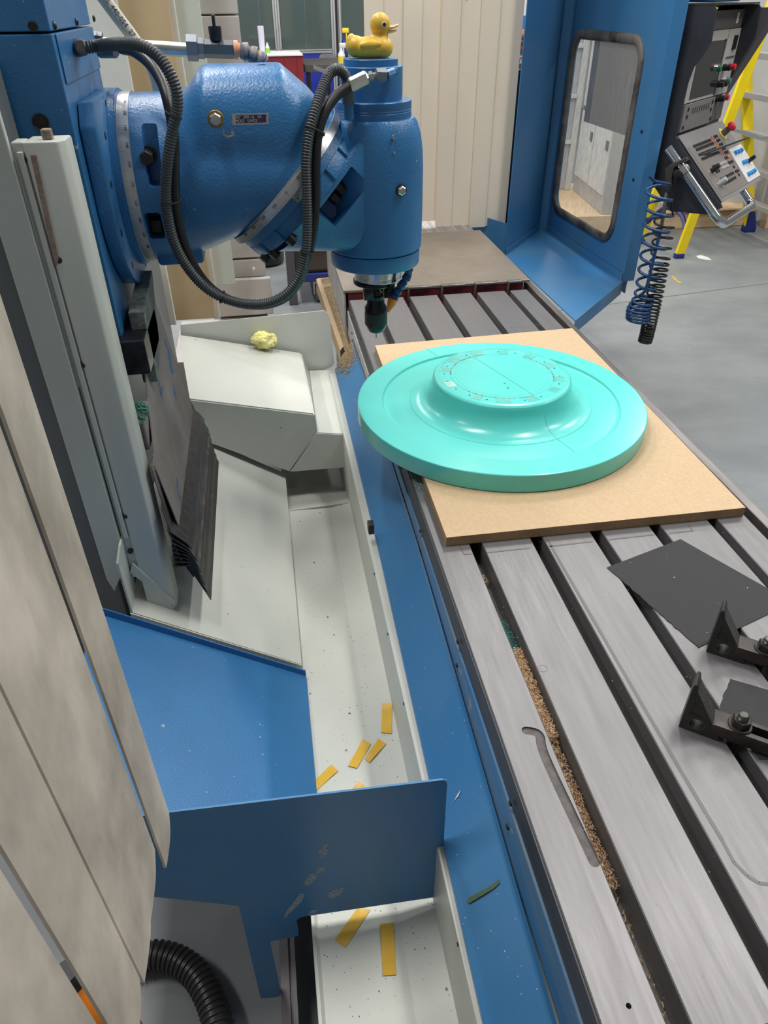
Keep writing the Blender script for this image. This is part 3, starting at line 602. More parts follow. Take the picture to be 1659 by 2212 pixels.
# flat backing strip and flange left of the post
bm = BM(); prism(bm, [(-.400, 1.195, 1.8), (-.352, 1.195, 1.8), (-.352, 1.195, .74), (-.392, 1.195, .665), (-.400, 1.195, .70)], (0, .012, 0), .002); finish(bm, 'rail_strip', POST, col)
bm = BM(); box(bm, -.351, -.334, 1.206, 1.24, .69, 1.512, .002); finish(bm, 'rail_web', POST, col)
bm = BM(); prism(bm, [(-.352, 1.198, .71), (-.341, 1.196, .735), (-.276, 1.198, .618), (-.279, 1.198, .604)], (0, .01, 0), .001); finish(bm, 'foot_brace', POST, col)
bm = BM(); box(bm, -.344, -.336, 1.197, 1.206, .80, 1.50, .001); finish(bm, 'bright_seam', CREAMP, col)
bm = BM(); prism(bm, [at(66, 335, Y=1.199), at(78, 335, Y=1.199), at(127, 560, Y=1.199), at(122, 575, Y=1.199), at(112, 540, Y=1.199)], (0, -.002, 0)); finish(bm, 'dust_streak', mat('pink_dust', srgb(168, 146, 130), .9, noise=1, nscale=120, ncol=srgb(146, 124, 108), bump=.6), col)
bm = BM(); box(bm, -.80, -.385, 1.212, 1.38, .02, 1.6, .003); box(bm, -.80, -.385, 1.38, 2.5, .02, 1.12, .003); finish(bm, 'column_body', COLG, col)
bm = BM(); box(bm, -.80, -.367, 1.27, 2.5, .02, 1.10, .003); finish(bm, 'column_web', COLG, col)
for (u, v) in ((52, 343), (178, 787), (270, 1113), (282, 1189), (128, 560)):
    p = at(u, v, Y=1.205); bm = BM(); lathe(bm, [(.0055, 0), (.0055, .006), (.004, .0075)], (p.x, 1.206, p.z), (0, -1, 0), 14); finish(bm, 'cap_screw', BOLTB, col, 30)
# ---------------------------------------------------------------- telescopic way cover (stack of bent plates)
wc = thing('way_cover', 'stack of dark bent steel way-cover plates fanned out at the bottom', 'way cover', (-.24, 1.47, .5))
PLW = mat('worn_cover_plate', srgb(124, 118, 114), .5, .35, noise=1.3, nscale=9, ncol=srgb(88, 84, 82), stretch=(1, 3, 1), chips=srgb(162, 150, 134), cscale=13, camt=.60, bump=.08)
PLD = mat('dark_cover_plate', srgb(82, 78, 76), .42, .5, noise=.8, nscale=14, ncol=srgb(58, 55, 54), stretch=(1, 5, 5), bump=.1, spots=[((.75, .72, .68), 70, .15)])
PLE = mat('scraped_cover_plate', srgb(104, 100, 97), .38, .5, noise=1, nscale=20, ncol=srgb(70, 67, 66), stretch=(1, .8, 8), bump=.1)
ya, yb = 1.19, 1.765
def plate(y0, y1, prof, m, th=.0022, top=0):
    bm = BM(); sheet(bm, prof, y0, y1, th); zt = max(p[1] for p in prof) - .02
    for v in bm.verts:
        if v.co.z > zt and v.co.y < y0 + .01: v.co.y += top
    finish(bm, 'cover_plate', m, wc)
plate(1.235, 1.74, [(-.243, .79), (-.262, .93), (-.285, 1.115)], BLUED, top=.26)
plate(1.215, 1.745, [(-.247, .735), (-.256, .80), (-.266, .95)], PLW)
plate(1.205, 1.75, [(-.235, .700), (-.2495, .748), (-.262, .86)], PLW)
plate(1.198, 1.755, [(-.2275, .680), (-.2445, .725), (-.259, .81)], PLW)
fr = [.16, .36, .46, .54, .62, .74, .87, 1.0]
A0_, B0_ = Vector((-.249, .772)), Vector((-.200, .617)); nv = Vector((.155, .049)).normalized()
for k, f in enumerate(fr):                              # upper plates lie over the lower ones, each lower one reaching further out
    o = nv * (.0034 * (7 - k)); e = A0_.lerp(B0_, f) + o; q = A0_.lerp(B0_, f * .35) + o * .9; t = A0_ + Vector((-.012, .03 - .012 * k)) + o * .3
    plate(ya + .010 * (1 - f), yb - .004 * (1 - f), [tuple(e), tuple(q), tuple(t)], (PLD, PLE, PLW, PLD, PLE, PLD, PLE, PLD)[k], .0014)
# chips piled above the covers
def pile(name, p, sx, sy, h, m, n=500):
    bm = BM()
    for k in range(n):
        a = random.uniform(0, 6.28); r = math.sqrt(random.random()); x = p[0] + sx * r * math.cos(a); y = p[1] + sy * r * math.sin(a); z = p[2] + h * (1 - r) * random.random(); s = random.uniform(.0012, .003)
        M = Matrix.Translation((x, y, z)) @ Matrix.Rotation(random.uniform(0, 6), 4, Vector((random.random(), random.random(), random.random() + .1)))
        box(bm, -s, s, -s * .5, s * .5, -s * .3, s * .3, M=M)
    return bm
bm = pile('c', (-.285, 1.30, 1.02), .02, .05, .03, None, 700); o = finish(bm, 'chip_heap', mat('mixed_chips', srgb(128, 104, 74), .8, noise=1.5, nscale=120, ncol=srgb(60, 130, 118)), wc); o['kind'] = 'stuff'
bm = BM(); box(bm, -.34, -.272, 1.28, 1.36, .95, 1.02, .004); finish(bm, 'cover_bracket', BLUED, wc)
# ================================================================ strip curtain at the near left
cur = thing('strip_curtain', 'aged cream plastic strip curtain hanging close beside the column', 'strip curtain', (-.2, .4, .8), 'plastic strip curtains round the machine')
specs = [(.4945, .561, -.2, .807, .0), (.405, .489, -.2030, .848, .0), (.3455, .4185, -.1995, .860, .0), (.272, .3425, -.200, .866, .0), (.190, .261, -.200, .870, .0), (.10, .196, -.2035, .870, .0), (.02, .093, -.2, .870, .0)]
for (y0, y1, x, z0, tilt) in specs:
    bm = BM(); n = 8; rows = []
    for k in range(n + 1):                            # slightly bowed strip, rounded lower corner
        t = k / n; y = y0 + (y1 - y0) * t; bow = .0015 * (1 - (2 * t - 1) ** 2); zc = z0 - .0 + (.012 * max(0, t - .7) / .3 if t > .7 else 0)
        rows.append([(x + bow + tilt * (t - .5), y, zc), (x + bow + tilt * (t - .5) - .003, y, zc), (x + bow + tilt * (t - .5) - .003, y, 2.05), (x + bow + tilt * (t - .5), y, 2.05)])
    V = [[bm.verts.new(p) for p in r] for r in rows]
    for a_, b_ in zip(V, V[1:]):
        for i in range(4): bm.faces.new((a_[i], a_[(i + 1) % 4], b_[(i + 1) % 4], b_[i]))
    bm.faces.new(V[0]); bm.faces.new(V[-1]); finish(bm, 'strip', PVC, cur, 40)
bm = BM(); box(bm, -.215, -.19, .02, .6, 2.05, 2.09, .002); finish(bm, 'curtain_rail', ALU, cur)
# ================================================================ strip curtain at the far end of the table
fcur = thing('strip_curtain', 'beige plastic strip curtain hanging over the far end of the steel table', 'strip curtain', (.77, 3.4, .8), 'plastic strip curtains round the machine')
xs_ = [785, 829, 871.4, 913.6, 956, 998, 1041.6, 1084, 1134]; bot = [478, 478, 478, 478, 490, 490.5, 491, 486.5]
for k in range(8):
    yy = 3.38 + (.008 if k % 2 else 0) + (.004 if k == 3 else 0)
    x0 = at(xs_[k], 0, Y=yy).x; x1 = at(xs_[k + 1], 0, Y=yy).x; z0 = at((xs_[k] + xs_[k + 1]) / 2 - 25, bot[k], Y=yy).z
    ov = .012 if k % 2 else -.0012
    bm = BM(); box(bm, x0 - ov, x1 + (ov if k < 7 else 0), yy, yy + .003, z0, 2.3, .0008, seg=1); finish(bm, 'strip', PVCF, fcur)
x1 = at(1134, 0, Y=3.39).x
bm = BM(); box(bm, x1 + .001, x1 + .016, 3.40, 3.43, at(1096, 487, Y=3.4).z, 1.42); finish(bm, 'edge_bar', BLACK, fcur)
bm = BM(); box(bm, x1 - .7, x1 + .02, 3.375, 3.41, 2.3, 2.35); finish(bm, 'curtain_rail', ALU, fcur)
# ================================================================ milling head: saddle, swivel arm, 45 degree joint, vertical spindle head
hd = thing('milling_head', 'big blue universal milling head with silver graduated rings over the table', 'milling head', (-.1, 1.65, 1.0))
AY, AZ = 1.65, 1.375
# saddle blocks on the column
bm = BM(); box(bm, -.72, -.300, 1.39, 1.745, 1.135, 1.634, .002); finish(bm, 'saddle', BLUE, hd)
bm = BM(); box(bm, -.72, -.300, 1.39, 1.745, 1.637, 2.4, .002); finish(bm, 'saddle_upper', BLUE, hd)
bm = BM(); box(bm, -.2995, -.2975, 1.41, 1.745, 1.565, 1.633, .0005, seg=1); finish(bm, 'saddle_panel', BLUE, hd)
for (u, v, r) in ((88, 264, .0115), (71, 57, .0062)):
    p = at(u, v, Y=1.389); bm = BM(); lathe(bm, [(r * 1.15, 0), (r * 1.15, .0012), (r * 1.05, .0016), (r * .98, .0008), (r * .2, .0008)], p, (0, -1, 0), 24)
    so = finish(bm, 'socket_screw', BOLTB, hd, 40); bm = BM(); lathe(bm, [(r * .52, .0008), (r * .52, .0012)], p, (0, -1, 0), 6); finish(bm, 'hex_socket', BOLTB, so)
for (u, v) in ((116, 55), (164, 47), (201, 40)):
    p = at(u, v, X=-.300); bm = BM(); lathe(bm, [(.006, 0), (.006, .001), (.0045, .0035), (.001, .0045)], p, (1, 0, 0), 16); finish(bm, 'dome_screw', BOLTB, hd, 50)
bm = BM(); box(bm, -.32, -.255, 1.36, 1.55, 1.075, 1.145, .003); finish(bm, 'saddle_foot', mat('dark_bright_steel', srgb(70, 70, 78), .3, .8, noise=.8, nscale=20, ncol=srgb(40, 40, 44)), hd)
bm = BM(); prism(bm, [(-.255, 1.42, 1.18), (-.255, 1.42, 1.03), (-.255, 1.52, 1.06), (-.255, 1.62, 1.2)], (-.03, 0, 0), .002); finish(bm, 'wiper_bracket', mat('dusty_bracket', srgb(130, 140, 138), .7, noise=1, nscale=80, ncol=srgb(100, 104, 96), bump=.4), hd)
# octagonal flange plate
def octo(r, ch, cy, cz): return [(cy + a, cz + b) for a, b in ((-r, -r + ch), (-r + ch, -r), (r - ch, -r), (r, -r + ch), (r, r - ch), (r - ch, r), (-r + ch, r), (-r, r - ch))]
bm = BM(); prism(bm, [Vector((-.2985, y, z)) for y, z in [(1.60 + .178 * math.cos(a), 1.365 + .178 * math.sin(a)) for a in [PI * (1 + k / 14) for k in range(15)]] + [(1.778, 1.47), (1.70, 1.535), (1.455, 1.535), (1.425, 1.50)]], (.0265, 0, 0), .004); finish(bm, 'flange_plate', BLUEC, hd, 40)
for a in range(12):
    t = 2 * PI * (a + .5) / 12; p = Vector((-.272, 1.615 + .163 * math.cos(t), 1.362 + .163 * math.sin(t)))
    bm = BM(); lathe(bm, [(.0072, 0), (.0072, .0006), (.0052, .0006)], p, (1, 0, 0), 16); lathe(bm, [(.005, 0), (.005, .0009)], p, (1, 0, 0), 6); finish(bm, 'flange_screw', BOLTB, hd)
bm = BM(); lathe(bm, [(.163, 0), (.163, .012), (.160, .012), (.160, .016)], (-.272, AY, AZ), (1, 0, 0), 96); finish(bm, 'flange_collar', BLUEC, hd, 40)
ring = BM(); lathe(ring, [(.1575, 0), (.1575, .021)], (-.256, AY, AZ), (1, 0, 0), 128); ringo = finish(ring, 'scale_ring', SILVER, hd, 40)
# graduations and figures on the ring (front half)
bm = BM()
for k in range(150):
    a = math.radians(k * 1.2 + 92); ln = .010 if k % 10 == 0 else (.0075 if k % 5 == 0 else .0052)
    rr = .1577; p = lambda x, da: Vector((x, AY + rr * math.cos(a + da), AZ + rr * math.sin(a + da)))
    v = [bm.verts.new(q) for q in (p(-.2555, -.0012), p(-.2555 + ln, -.0012), p(-.2555 + ln, .0012), p(-.2555, .0012))]; bm.faces.new(v)
finish(bm, 'scale_marks', INK, ringo)
for i, s in enumerate(('110', '120', '130', '140', '150', '160', '170', '180', '190', '200')):
    a = math.radians(112 + i * 12); nrm = Vector((0, math.cos(a), math.sin(a))); tan = Vector((0, -math.sin(a), math.cos(a)))
    text(s, .0075, basis(Vector((-.2395, AY, AZ)) + nrm * .1578, tan, Vector((-1, 0, 0))), 'figure', INK, ringo, .0001)
# arm: cylinder turning into the slanted joint, cast hump on top
def hx(x):
    if x < -.16: return 0
    if x < -.085: t = (x + .16) / .075; return .150 + (.198 - .150) * (t * t * (3 - 2 * t))
    if x < .055: return .198
    return .198 - (x - .055) * .80
bm = BM(); NS, NA = 44, 96; rings = []
for i in range(NS + 1):
    t = i / NS; rz = .1555 - .0385 * (max(0, (t - .3) / .7) ** 2); ring = []
    for k in range(NA):
        ph = 2 * PI * k / NA; cs, sn = math.cos(ph), math.sin(ph); ry = .1555 - .004 * t
        r = 1 / math.sqrt((cs / ry) ** 2 + (sn / rz) ** 2)
        x = -.235 * (1 - t) + (AZ + r * sn - 1.335) * t
        h = hx(x)
        if sn > 0 and h > 0 and t < .97:
            hwid = .142; rb = (abs(cs / hwid) ** 3.6 + abs(sn / h) ** 3.6) ** (-1 / 3.6)
            kk = min(1, (x + .16) / .06) if x < -.1 else 1
            kk *= min(1, (.97 - t) / .12)
            r = r + max(0, rb - r) * max(0, kk)
        ring.append(bm.verts.new((x, AY - r * cs, AZ + r * sn)))
    rings.append(ring)
for A_, B_ in zip(rings, rings[1:]):
    for k in range(NA): bm.faces.new((A_[k], A_[(k + 1) % NA], B_[(k + 1) % NA], B_[k]))
bm.faces.new(rings[0][::-1]); bm.faces.new(rings[-1])
def pocket(u0, v0, u1, v1, yf, dep):
    a, b = at(u0, v0, Y=yf), at(u1, v1, Y=yf); c = BM(); box(c, a.x, b.x, yf - .08, yf + dep, b.z, a.z, .006); return c
bm = cut(bm, pocket(296, 262, 356, 402, 1.5, .045), pocket(314, 452, 360, 512, 1.53, .05), lathe(BM(), [(.009, 1.55), (.009, 1.60)], (.02, 1.62, 0), (0, 0, 1), 16))
finish(bm, 'arm', BLUEC, hd, 32)
bm = BM(); box(bm, -.232, -.138, 1.565, 1.77, 1.222, 1.262, .008); finish(bm, 'arm_foot', BLUEC, hd, 40)
p = at(316, 342, Y=1.505); bolt(p + Vector((0, .035, 0)), (0, -1, 0), .013, .04, 'clamp_nut', BOLTB, hd)
p = at(338, 490, Y=1.545); bm = BM(); box(bm, p.x - .011, p.x + .011, 1.545, 1.58, p.z - .013, p.z + .013, .002); finish(bm, 'clamp_nut', BOLTB, hd)
# breather bolt and name plate on the hump
p = at(466, 257, Y=1.503); bm = BM(); lathe(bm, [(.0148, 0), (.0148, .002), (.0136, .003)], p, (0, -1, 0), 28); finish(bm, 'bolt_washer', mat('oily_brass', srgb(150, 120, 60), .4, .5), hd)
bm = BM(); lathe(bm, [(.0112, 0), (.0112, .008), (.0092, .0105)], p + Vector((0, -.003, 0)), (0, -1, 0), 6); lathe(bm, [(.0085, .0), (.0085, .0118), (.006, .0125)], p + Vector((0, -.002, 0)), (0, -1, 0), 20); finish(bm, 'hex_plug', ZINC, hd, 30)
NPL = mat('nameplate_alu', (.55, .54, .55), .35, .8)
pa, pb, pc_ = at(501, 246, Y=1.503), at(580, 244, Y=1.503), at(502, 270, Y=1.503)
bm = BM(); prism(bm, [pa, pb, pb + (pc_ - pa), pc_], (0, -.0014, 0)); nm = finish(bm, 'name_plate', NPL, hd)
ex, ez = (pb - pa), (pc_ - pa)
bm = BM(); prism(bm, [pa + ex * .10 + ez * .12, pa + ex * .93 + ez * .12, pa + ex * .93 + ez * .84, pa + ex * .10 + ez * .84], (0, -.0017, 0)); finish(bm, 'plate_field', mat('plate_purple', srgb(64, 50, 84), .4), nm)
for s, fx, fz in (('N\u00b0  390 16   05', .46, .32), ('MOD   UH22', .38, .66)):
    text(s, .0072, basis(pa + ex * fx + ez * fz + Vector((0, -.0018, 0)), (1, 0, 0), (0, 0, 1)), 'plate_lettering', WHITE, nm, .0001)
for fx in (.045, .965):
    bm = BM(); lathe(bm, [(.0018, 0), (.0018, .0008)], pa + ex * fx + ez * .5 + Vector((0, -.0014, 0)), (0, -1, 0), 12); finish(bm, 'plate_rivet', ZINC, nm)
# tapped hole on the hump and paint chips
CHIP = mat('bare_chip', srgb(196, 178, 160), .7, noise=1, nscale=150, ncol=srgb(120, 128, 130))
for P_ in ([(480, 279), (485, 278), (484, 289), (490, 293), (500, 292), (500, 278), (504, 277), (508, 288), (504, 295), (490, 298), (482, 293)],):
    bm = BM(); prism(bm, [at(u, v, Y=1.4985) for u, v in P_], (0, -.0006, 0)); finish(bm, 'paint_chip', CHIP, hd)
# slanted swivel joint
NV = Vector((1, 0, -1)).normalized(); E2 = Vector((1, 0, 1)).normalized(); c0 = Vector((.040, AY, AZ))
bm = BM(); lathe(bm, [(.160, -.004), (.160, 0), (.1665, 0), (.1665, .0165), (.160, .0165)], c0, NV, 128, hint=(0, -1, 0)); jr = finish(bm, 'joint_scale', SILVER, hd, 40)
bm = BM()
for k in range(120):
    a = math.radians(-72 + k * 1.2); ln = .0095 if k % 10 == 0 else (.007 if k % 5 == 0 else .005); rr = .1667
    def jp(h, da): return c0 + NV * h + (Vector((0, -1, 0)) * math.cos(a + da) + E2 * math.sin(a + da)) * rr
    bm.faces.new([bm.verts.new(q) for q in (jp(.016, -.0011), jp(.016 - ln, -.0011), jp(.016 - ln, .0011), jp(.016, .0011))])
finish(bm, 'scale_marks', INK, jr)
for i, s in enumerate(('320', '330', '340', '350', '0', '10', '20', '30')):
    a = math.radians(-48 + i * 12); rad = Vector((0, -1, 0)) * math.cos(a) + E2 * math.sin(a); tan = -Vector((0, -1, 0)) * math.sin(a) + E2 * math.cos(a)
    text(s, .0075, basis(c0 + NV * .0035 + rad * .1668, tan, -NV), 'figure', INK, jr, .0001)
bm = BM(); lathe(bm, [(.158, .0165), (.158, .036), (.152, .040), (.152, .066)], c0, NV, 96, hint=(0, -1, 0)); finish(bm, 'joint_flange', BLUEC, hd, 40)
# vernier plate on the flange
bm = BM(); vs0 = []
for i in range(9):
    a = math.radians(0 + i * 2.6); rad = Vector((0, -1, 0)) * math.cos(a) + E2 * math.sin(a)
    vs0.append([bm.verts.new(c0 + NV * h + rad * r) for h, r in ((.0168, .1582), (.0168, .1668), (.034, .1600), (.034, .1582))])
for A_, B_ in zip(vs0, vs0[1:]):
    for i in range(4): bm.faces.new((A_[i], A_[(i + 1) % 4], B_[(i + 1) % 4], B_[i]))
bm.faces.new(vs0[0]); bm.faces.new(vs0[-1]); vn = finish(bm, 'vernier_plate', SILVER, hd, 30)
for i, s in enumerate(('0', '25', '50')):
    a = math.radians(2.5 + i * 7.5); rad = Vector((0, -1, 0)) * math.cos(a) + E2 * math.sin(a); tan = -Vector((0, -1, 0)) * math.sin(a) + E2 * math.cos(a)
    text(s, .0065, basis(c0 + NV * .028 + rad * .1632, tan, -NV), 'figure', INK, vn, .0001)
# raised lugs on the joint flange
for a in (-38, -62, -84, 40, 62):
    t = math.radians(a); rad = Vector((0, -1, 0)) * math.cos(t) + E2 * math.sin(t); tan = -Vector((0, -1, 0)) * math.sin(t) + E2 * math.cos(t)
    M = basis(c0 + NV * .050 + rad * .152, tan, NV); bm = BM(); box(bm, -.026, .026, -.014, .016, -.004, .012, .003, M=M); finish(bm, 'joint_lug', BLUEC, hd, 40)
    bm = BM(); lathe(bm, [(.0105, 0), (.0105, .016)], c0 + NV * .066 + rad * .150 + tan * .034, NV, 6); finish(bm, 'joint_nut', BOLTB, hd)
# casting between joint and spindle
bm = BM(); rings = []; cj = c0 + NV * .060; N2 = 72
for i in range(13):
    t = i / 12; s = t * t * (3 - 2 * t); ring = []
    for k in range(N2):
        a = 2 * PI * k / N2; cs, sn = math.cos(a), math.sin(a)
        pj = cj + (Vector((0, -1, 0)) * cs + E2 * sn) * .150
        q = (abs(cs / .0985) ** 5 + abs(sn / .124) ** 5) ** -.2
        pt = Vector((.205, AY - q * cs, 1.347 + q * sn)); ring.append(bm.verts.new(pj.lerp(pt, .75 * t + .25 * s)))
    rings.append(ring)
for A_, B_ in zip(rings, rings[1:]):
    for k in range(N2): bm.faces.new((A_[k], A_[(k + 1) % N2], B_[(k + 1) % N2], B_[k]))
bm.faces.new(rings[0][::-1]); bm.faces.new(rings[-1])
cc = at(742, 420, Y=1.55); cb = BM(); box(cb, -.058, .050, -.026, .026, -.08, .045, .004, M=basis(cc, E2, NV))
c2 = at(604, 510, Y=1.56); cb2 = BM(); box(cb2, -.03, .03, -.022, .022, -.06, .03, .004, M=basis(c2, E2, NV))
bm = cut(bm, cb, cb2); finish(bm, 'joint_casting', BLUEC, hd, 30)
for (u, v, yy) in ((733, 404, 1.575), (722, 425, 1.575)):
    p = at(u, v, Y=yy); bm = BM(); lathe(bm, [(.0125, -.012), (.0125, .006), (.011, .008)], p, -NV, 6); finish(bm, 'joint_nut', BOLTB, hd)
for (u, v) in ((592, 512), (604, 500)):
    p = at(u, v, Y=1.56); bm = BM(); lathe(bm, [(.0115, -.01), (.0115, .008)], p, -NV, 6); finish(bm, 'joint_nut', BOLTB, hd)
SX = .2375
bm = BM(); lathe(bm, [(.090, 1.216), (.098, 1.216), (.1045, 1.222), (.1055, 1.30), (.1052, 1.38), (.1035, 1.415), (.099, 1.445), (.0915, 1.468), (.085, 1.4765), (.07, 1.478)], (SX, AY, 0), n=96); finish(bm, 'spindle_housing', BLUEC, hd, 40)
bm = BM(); lathe(bm, [(.0795, 1.477), (.0795, 1.488), (.079, 1.4885), (.079, 1.490), (.0795, 1.4905), (.0795, 1.4925), (.079, 1.493), (.0795, 1.494), (.0795, 1.507), (.0785, 1.508), (.05, 1.508)], (SX - .001, AY, 0), n=80); finish(bm, 'housing_ring', BLUE, hd, 30)
bm = BM(); lathe(bm, [(.0632, 1.508), (.0632, 1.5655), (.0622, 1.5665), (.04, 1.5665)], (SX - .0035, AY, 0), n=72); finish(bm, 'housing_cap', BLUE, hd, 30)
bm = BM(); lathe(bm, [(.0538, 1.5665), (.0538, 1.5778), (.053, 1.5785), (.02, 1.5785)], (SX - .0035, AY, 0), n=72); finish(bm, 'cap_disc', BLUE, hd, 30)
bm = BM(); lathe(bm, [(.060, 1.1735), (.0985, 1.183), (.1005, 1.186), (.1012, 1.216), (.09, 1.2165)], (SX, AY, 0), n=96); finish(bm, 'lower_ring', BLUE, hd, 40)
bm = BM(); lathe(bm, [(.040, 1.146), (.0535, 1.146), (.0545, 1.147), (.0545, 1.1535), (.0538, 1.154), (.0538, 1.1555), (.0545, 1.156), (.0555, 1.176), (.05, 1.176)], (SX + .006, AY, 0), n=72); finish(bm, 'spindle_nose', mat('bright_aluminium', (.78, .79, .8), .18, .95), hd, 30)
p = at(866, 411, Y=1.552); bm = BM(); lathe(bm, [(.0115, .004), (.0115, -.001)], p, (.25, -1, 0), 24); finish(bm, 'plug_washer', BOLTB, hd, 30)
bm = BM(); lathe(bm, [(.0098, 0), (.0098, .006), (.007, .008), (.007, .0095)], p, (.25, -1, 0), 6); finish(bm, 'hex_plug', ZINC, hd, 30)
p = at(753, 240, Y=1.575); bm = BM(); cyl(bm, p + Vector((0, 0, -.014)), p + Vector((0, 0, .012)), .0105, 20); finish(bm, 'conduit_boss', BLUE, hd, 40)
bm = BM(); lathe(bm, [(.0112, .012), (.0118, .013), (.0118, .052), (.010, .054)], p, (0, 0, 1), 24); finish(bm, 'conduit_gland', mat('grey_gland', srgb(96, 92, 92), .5), hd, 40)
for (u, v, s) in ((851, 297, .0035), (743, 322, .002), (852, 331, .0022), (851, 365, .0014), (832, 402, .0013)):
    p = at(u, v, Y=1.549 if u > 800 else 1.57); bm = BM(); prism(bm, [p + Vector((a * s, 0, b * s)) for a, b in ((-1, -.6), (.2, -1.4), (1, .1), (.3, 1.3), (-.7, .8))], (0, .006, 0)); finish(bm, 'paint_chip', CHIP, hd)
# ---------------------------------------------------------------- tool: keyless drill chuck
ck = thing('drill_chuck', 'black keyless drill chuck with thin drill bit hanging from the spindle', 'drill chuck', (SX, AY, 1.0))
CHK = mat('chuck_black', (.012, .012, .013), .24, .35)
bm = BM(); lathe(bm, [(.03, 1.134), (.047, 1.134), (.050, 1.137), (.050, 1.1435), (.045, 1.146)], (SX - .002, AY, 0), n=48); finish(bm, 'holder_flange', CHK, ck, 40)
bm = BM(); lathe(bm, [(.021, 1.098), (.0225, 1.101), (.0225, 1.107), (.019, 1.108), (.020, 1.134)], (SX, AY, 0), n=40); finish(bm, 'holder_neck', CHK, ck, 40)
for (dx, dy, a) in ((-.02, -.024, .2), (.030, -.02, -.4)):
    bm = BM(); box(bm, -.012, .012, -.007, .007, 1.104, 1.140, .002, M=Matrix.Translation((SX + dx, AY + dy, 0)) @ Matrix.Rotation(a, 4, 'Z')); finish(bm, 'drive_lug', CHK, ck, 40)
bm = BM(); lathe(bm, [(.0035, 0), (.0052, 0), (.0052, .001), (.0035, .001)], (SX + .010, AY - .033, 1.127), (.1, -1, 0), 20, caps=False); finish(bm, 'orange_seal', ORANGE, ck)
bm = BM(); box(bm, SX + .002, SX + .019, AY - .031, AY - .01, 1.118, 1.138, .002); finish(bm, 'seal_block', CHK, ck, 40)
bm = BM(); lathe(bm, [(.019, 1.1), (.0205, 1.0995), (.0208, 1.086), (.0262, 1.078), (.0266, 1.0665), (.0262, 1.066)], (SX, AY, 0), n=48); finish(bm, 'chuck_body', CHK, ck, 35)
bm = BM(); lathe(bm, [(.0262, 1.066), (.0271, 1.065), (.0271, 1.0365), (.0262, 1.035)], (SX, AY, 0), n=64); finish(bm, 'grip_sleeve', mat('knurled_black', (.02, .02, .02), .6, bump=.6, bscale=900), ck, 35)
bm = BM(); lathe(bm, [(.0262, 1.035), (.0258, 1.033), (.0198, 1.020), (.0175, 1.0175), (.009, 1.0172), (.0085, 1.014), (.004, 1.0125)], (SX, AY, 0), n=48); finish(bm, 'chuck_nose', mat('chuck_nose_black', (.014, .02, .02), .18, .6), ck, 35)
bm = BM(); lathe(bm, [(.0014, 1.018), (.0014, 1.0), (.0002, .997)], (SX, AY, 0), n=12); finish(bm, 'drill_bit', mat('drill_steel', (.3, .3, .32), .25, .9), ck)
# ---------------------------------------------------------------- segmented coolant nozzle
nz = thing('coolant_nozzle', 'segmented dark blue coolant nozzle with orange tip beside the drill chuck', 'nozzle', (SX + .07, 1.59, 1.12))
pp = [at(880, 574, Y=1.60), at(883, 590, Y=1.60), at(875, 606, Y=1.60), at(863, 622, Y=1.60), at(856, 634, Y=1.60), at(850, 645, Y=1.60), at(838, 674, Y=1.60)]
pp[0] += Vector((0, 0, .016))
for a_, b_ in zip(pp[:-2], pp[1:-1]):
    d = b_ - a_; l = d.length; bm = BM(); lathe(bm, [(.0065, 0), (.0088, l * .15), (.0100, l * .55), (.0108, l * .8), (.0072, l * 1.0), (.0070, l * 1.12)], a_, d, 22); finish(bm, 'nozzle_link', LOC, nz, 50)
d = pp[-1] - pp[-2]; bm = BM(); lathe(bm, [(.0085, -.001), (.0112, .002), (.0108, .010), (.0075, d.length * .6), (.0028, d.length), (.0018, d.length)], pp[-2], d, 24); finish(bm, 'nozzle_tip', ORANGE, nz, 40)
# ================================================================ conduit and hydraulic hose looping from column to head
def px3(lst): return [at(u, v, Y=y) for u, v, y in lst]
cnd = thing('corrugated_conduit', 'grey corrugated conduit looping under the blue milling head', 'conduit', (0, 1.45, 1.1))
P1 = [at(183, 103, X=-.275)] + px3([(215, 99, 1.50), (255, 95, 1.47), (300, 97, 1.45), (335, 116, 1.44), (362, 150, 1.43), (380, 192, 1.425), (383, 235, 1.425), (372, 285, 1.425), (363, 340, 1.425), (358, 400, 1.43), (361, 460, 1.435), (375, 520, 1.44), (400, 570, 1.445), (437, 615, 1.45), (480, 643, 1.45), (530, 656, 1.45), (580, 654, 1.45), (620, 634, 1.45), (646, 598, 1.455), (660, 545, 1.46), (664, 480, 1.465), (662, 410, 1.47), (661, 350, 1.475), (667, 295, 1.485), (681, 238, 1.50), (698, 188, 1.53), (711, 160, 1.55), (727, 150, 1.56), (742, 158, 1.57), (750, 176, 1.575), (753, 200, 1.575)])
ph = resample(smoothpath(P1, 14), .00125)
bm = BM(); sweep(bm, ph, lambda i: .0102 if (i % 4) < 2 else .0084, 14); finish(bm, 'conduit_wall', CONDUIT, cnd, 60)
p0 = at(165, 103, X=-.298); d0 = ph[0] - p0
bm = BM(); lathe(bm, [(.0135, 0), (.0135, .013), (.0118, .014), (.0122, .038), (.0105, .041)], p0, d0, 24); finish(bm, 'wall_gland', mat('grey_gland', (.1, .1, .1)), cnd, 35)
hyd = thing('hydraulic_hose', 'smooth black hydraulic hose tied to the grey conduit', 'hose', (0, 1.47, 1.1))
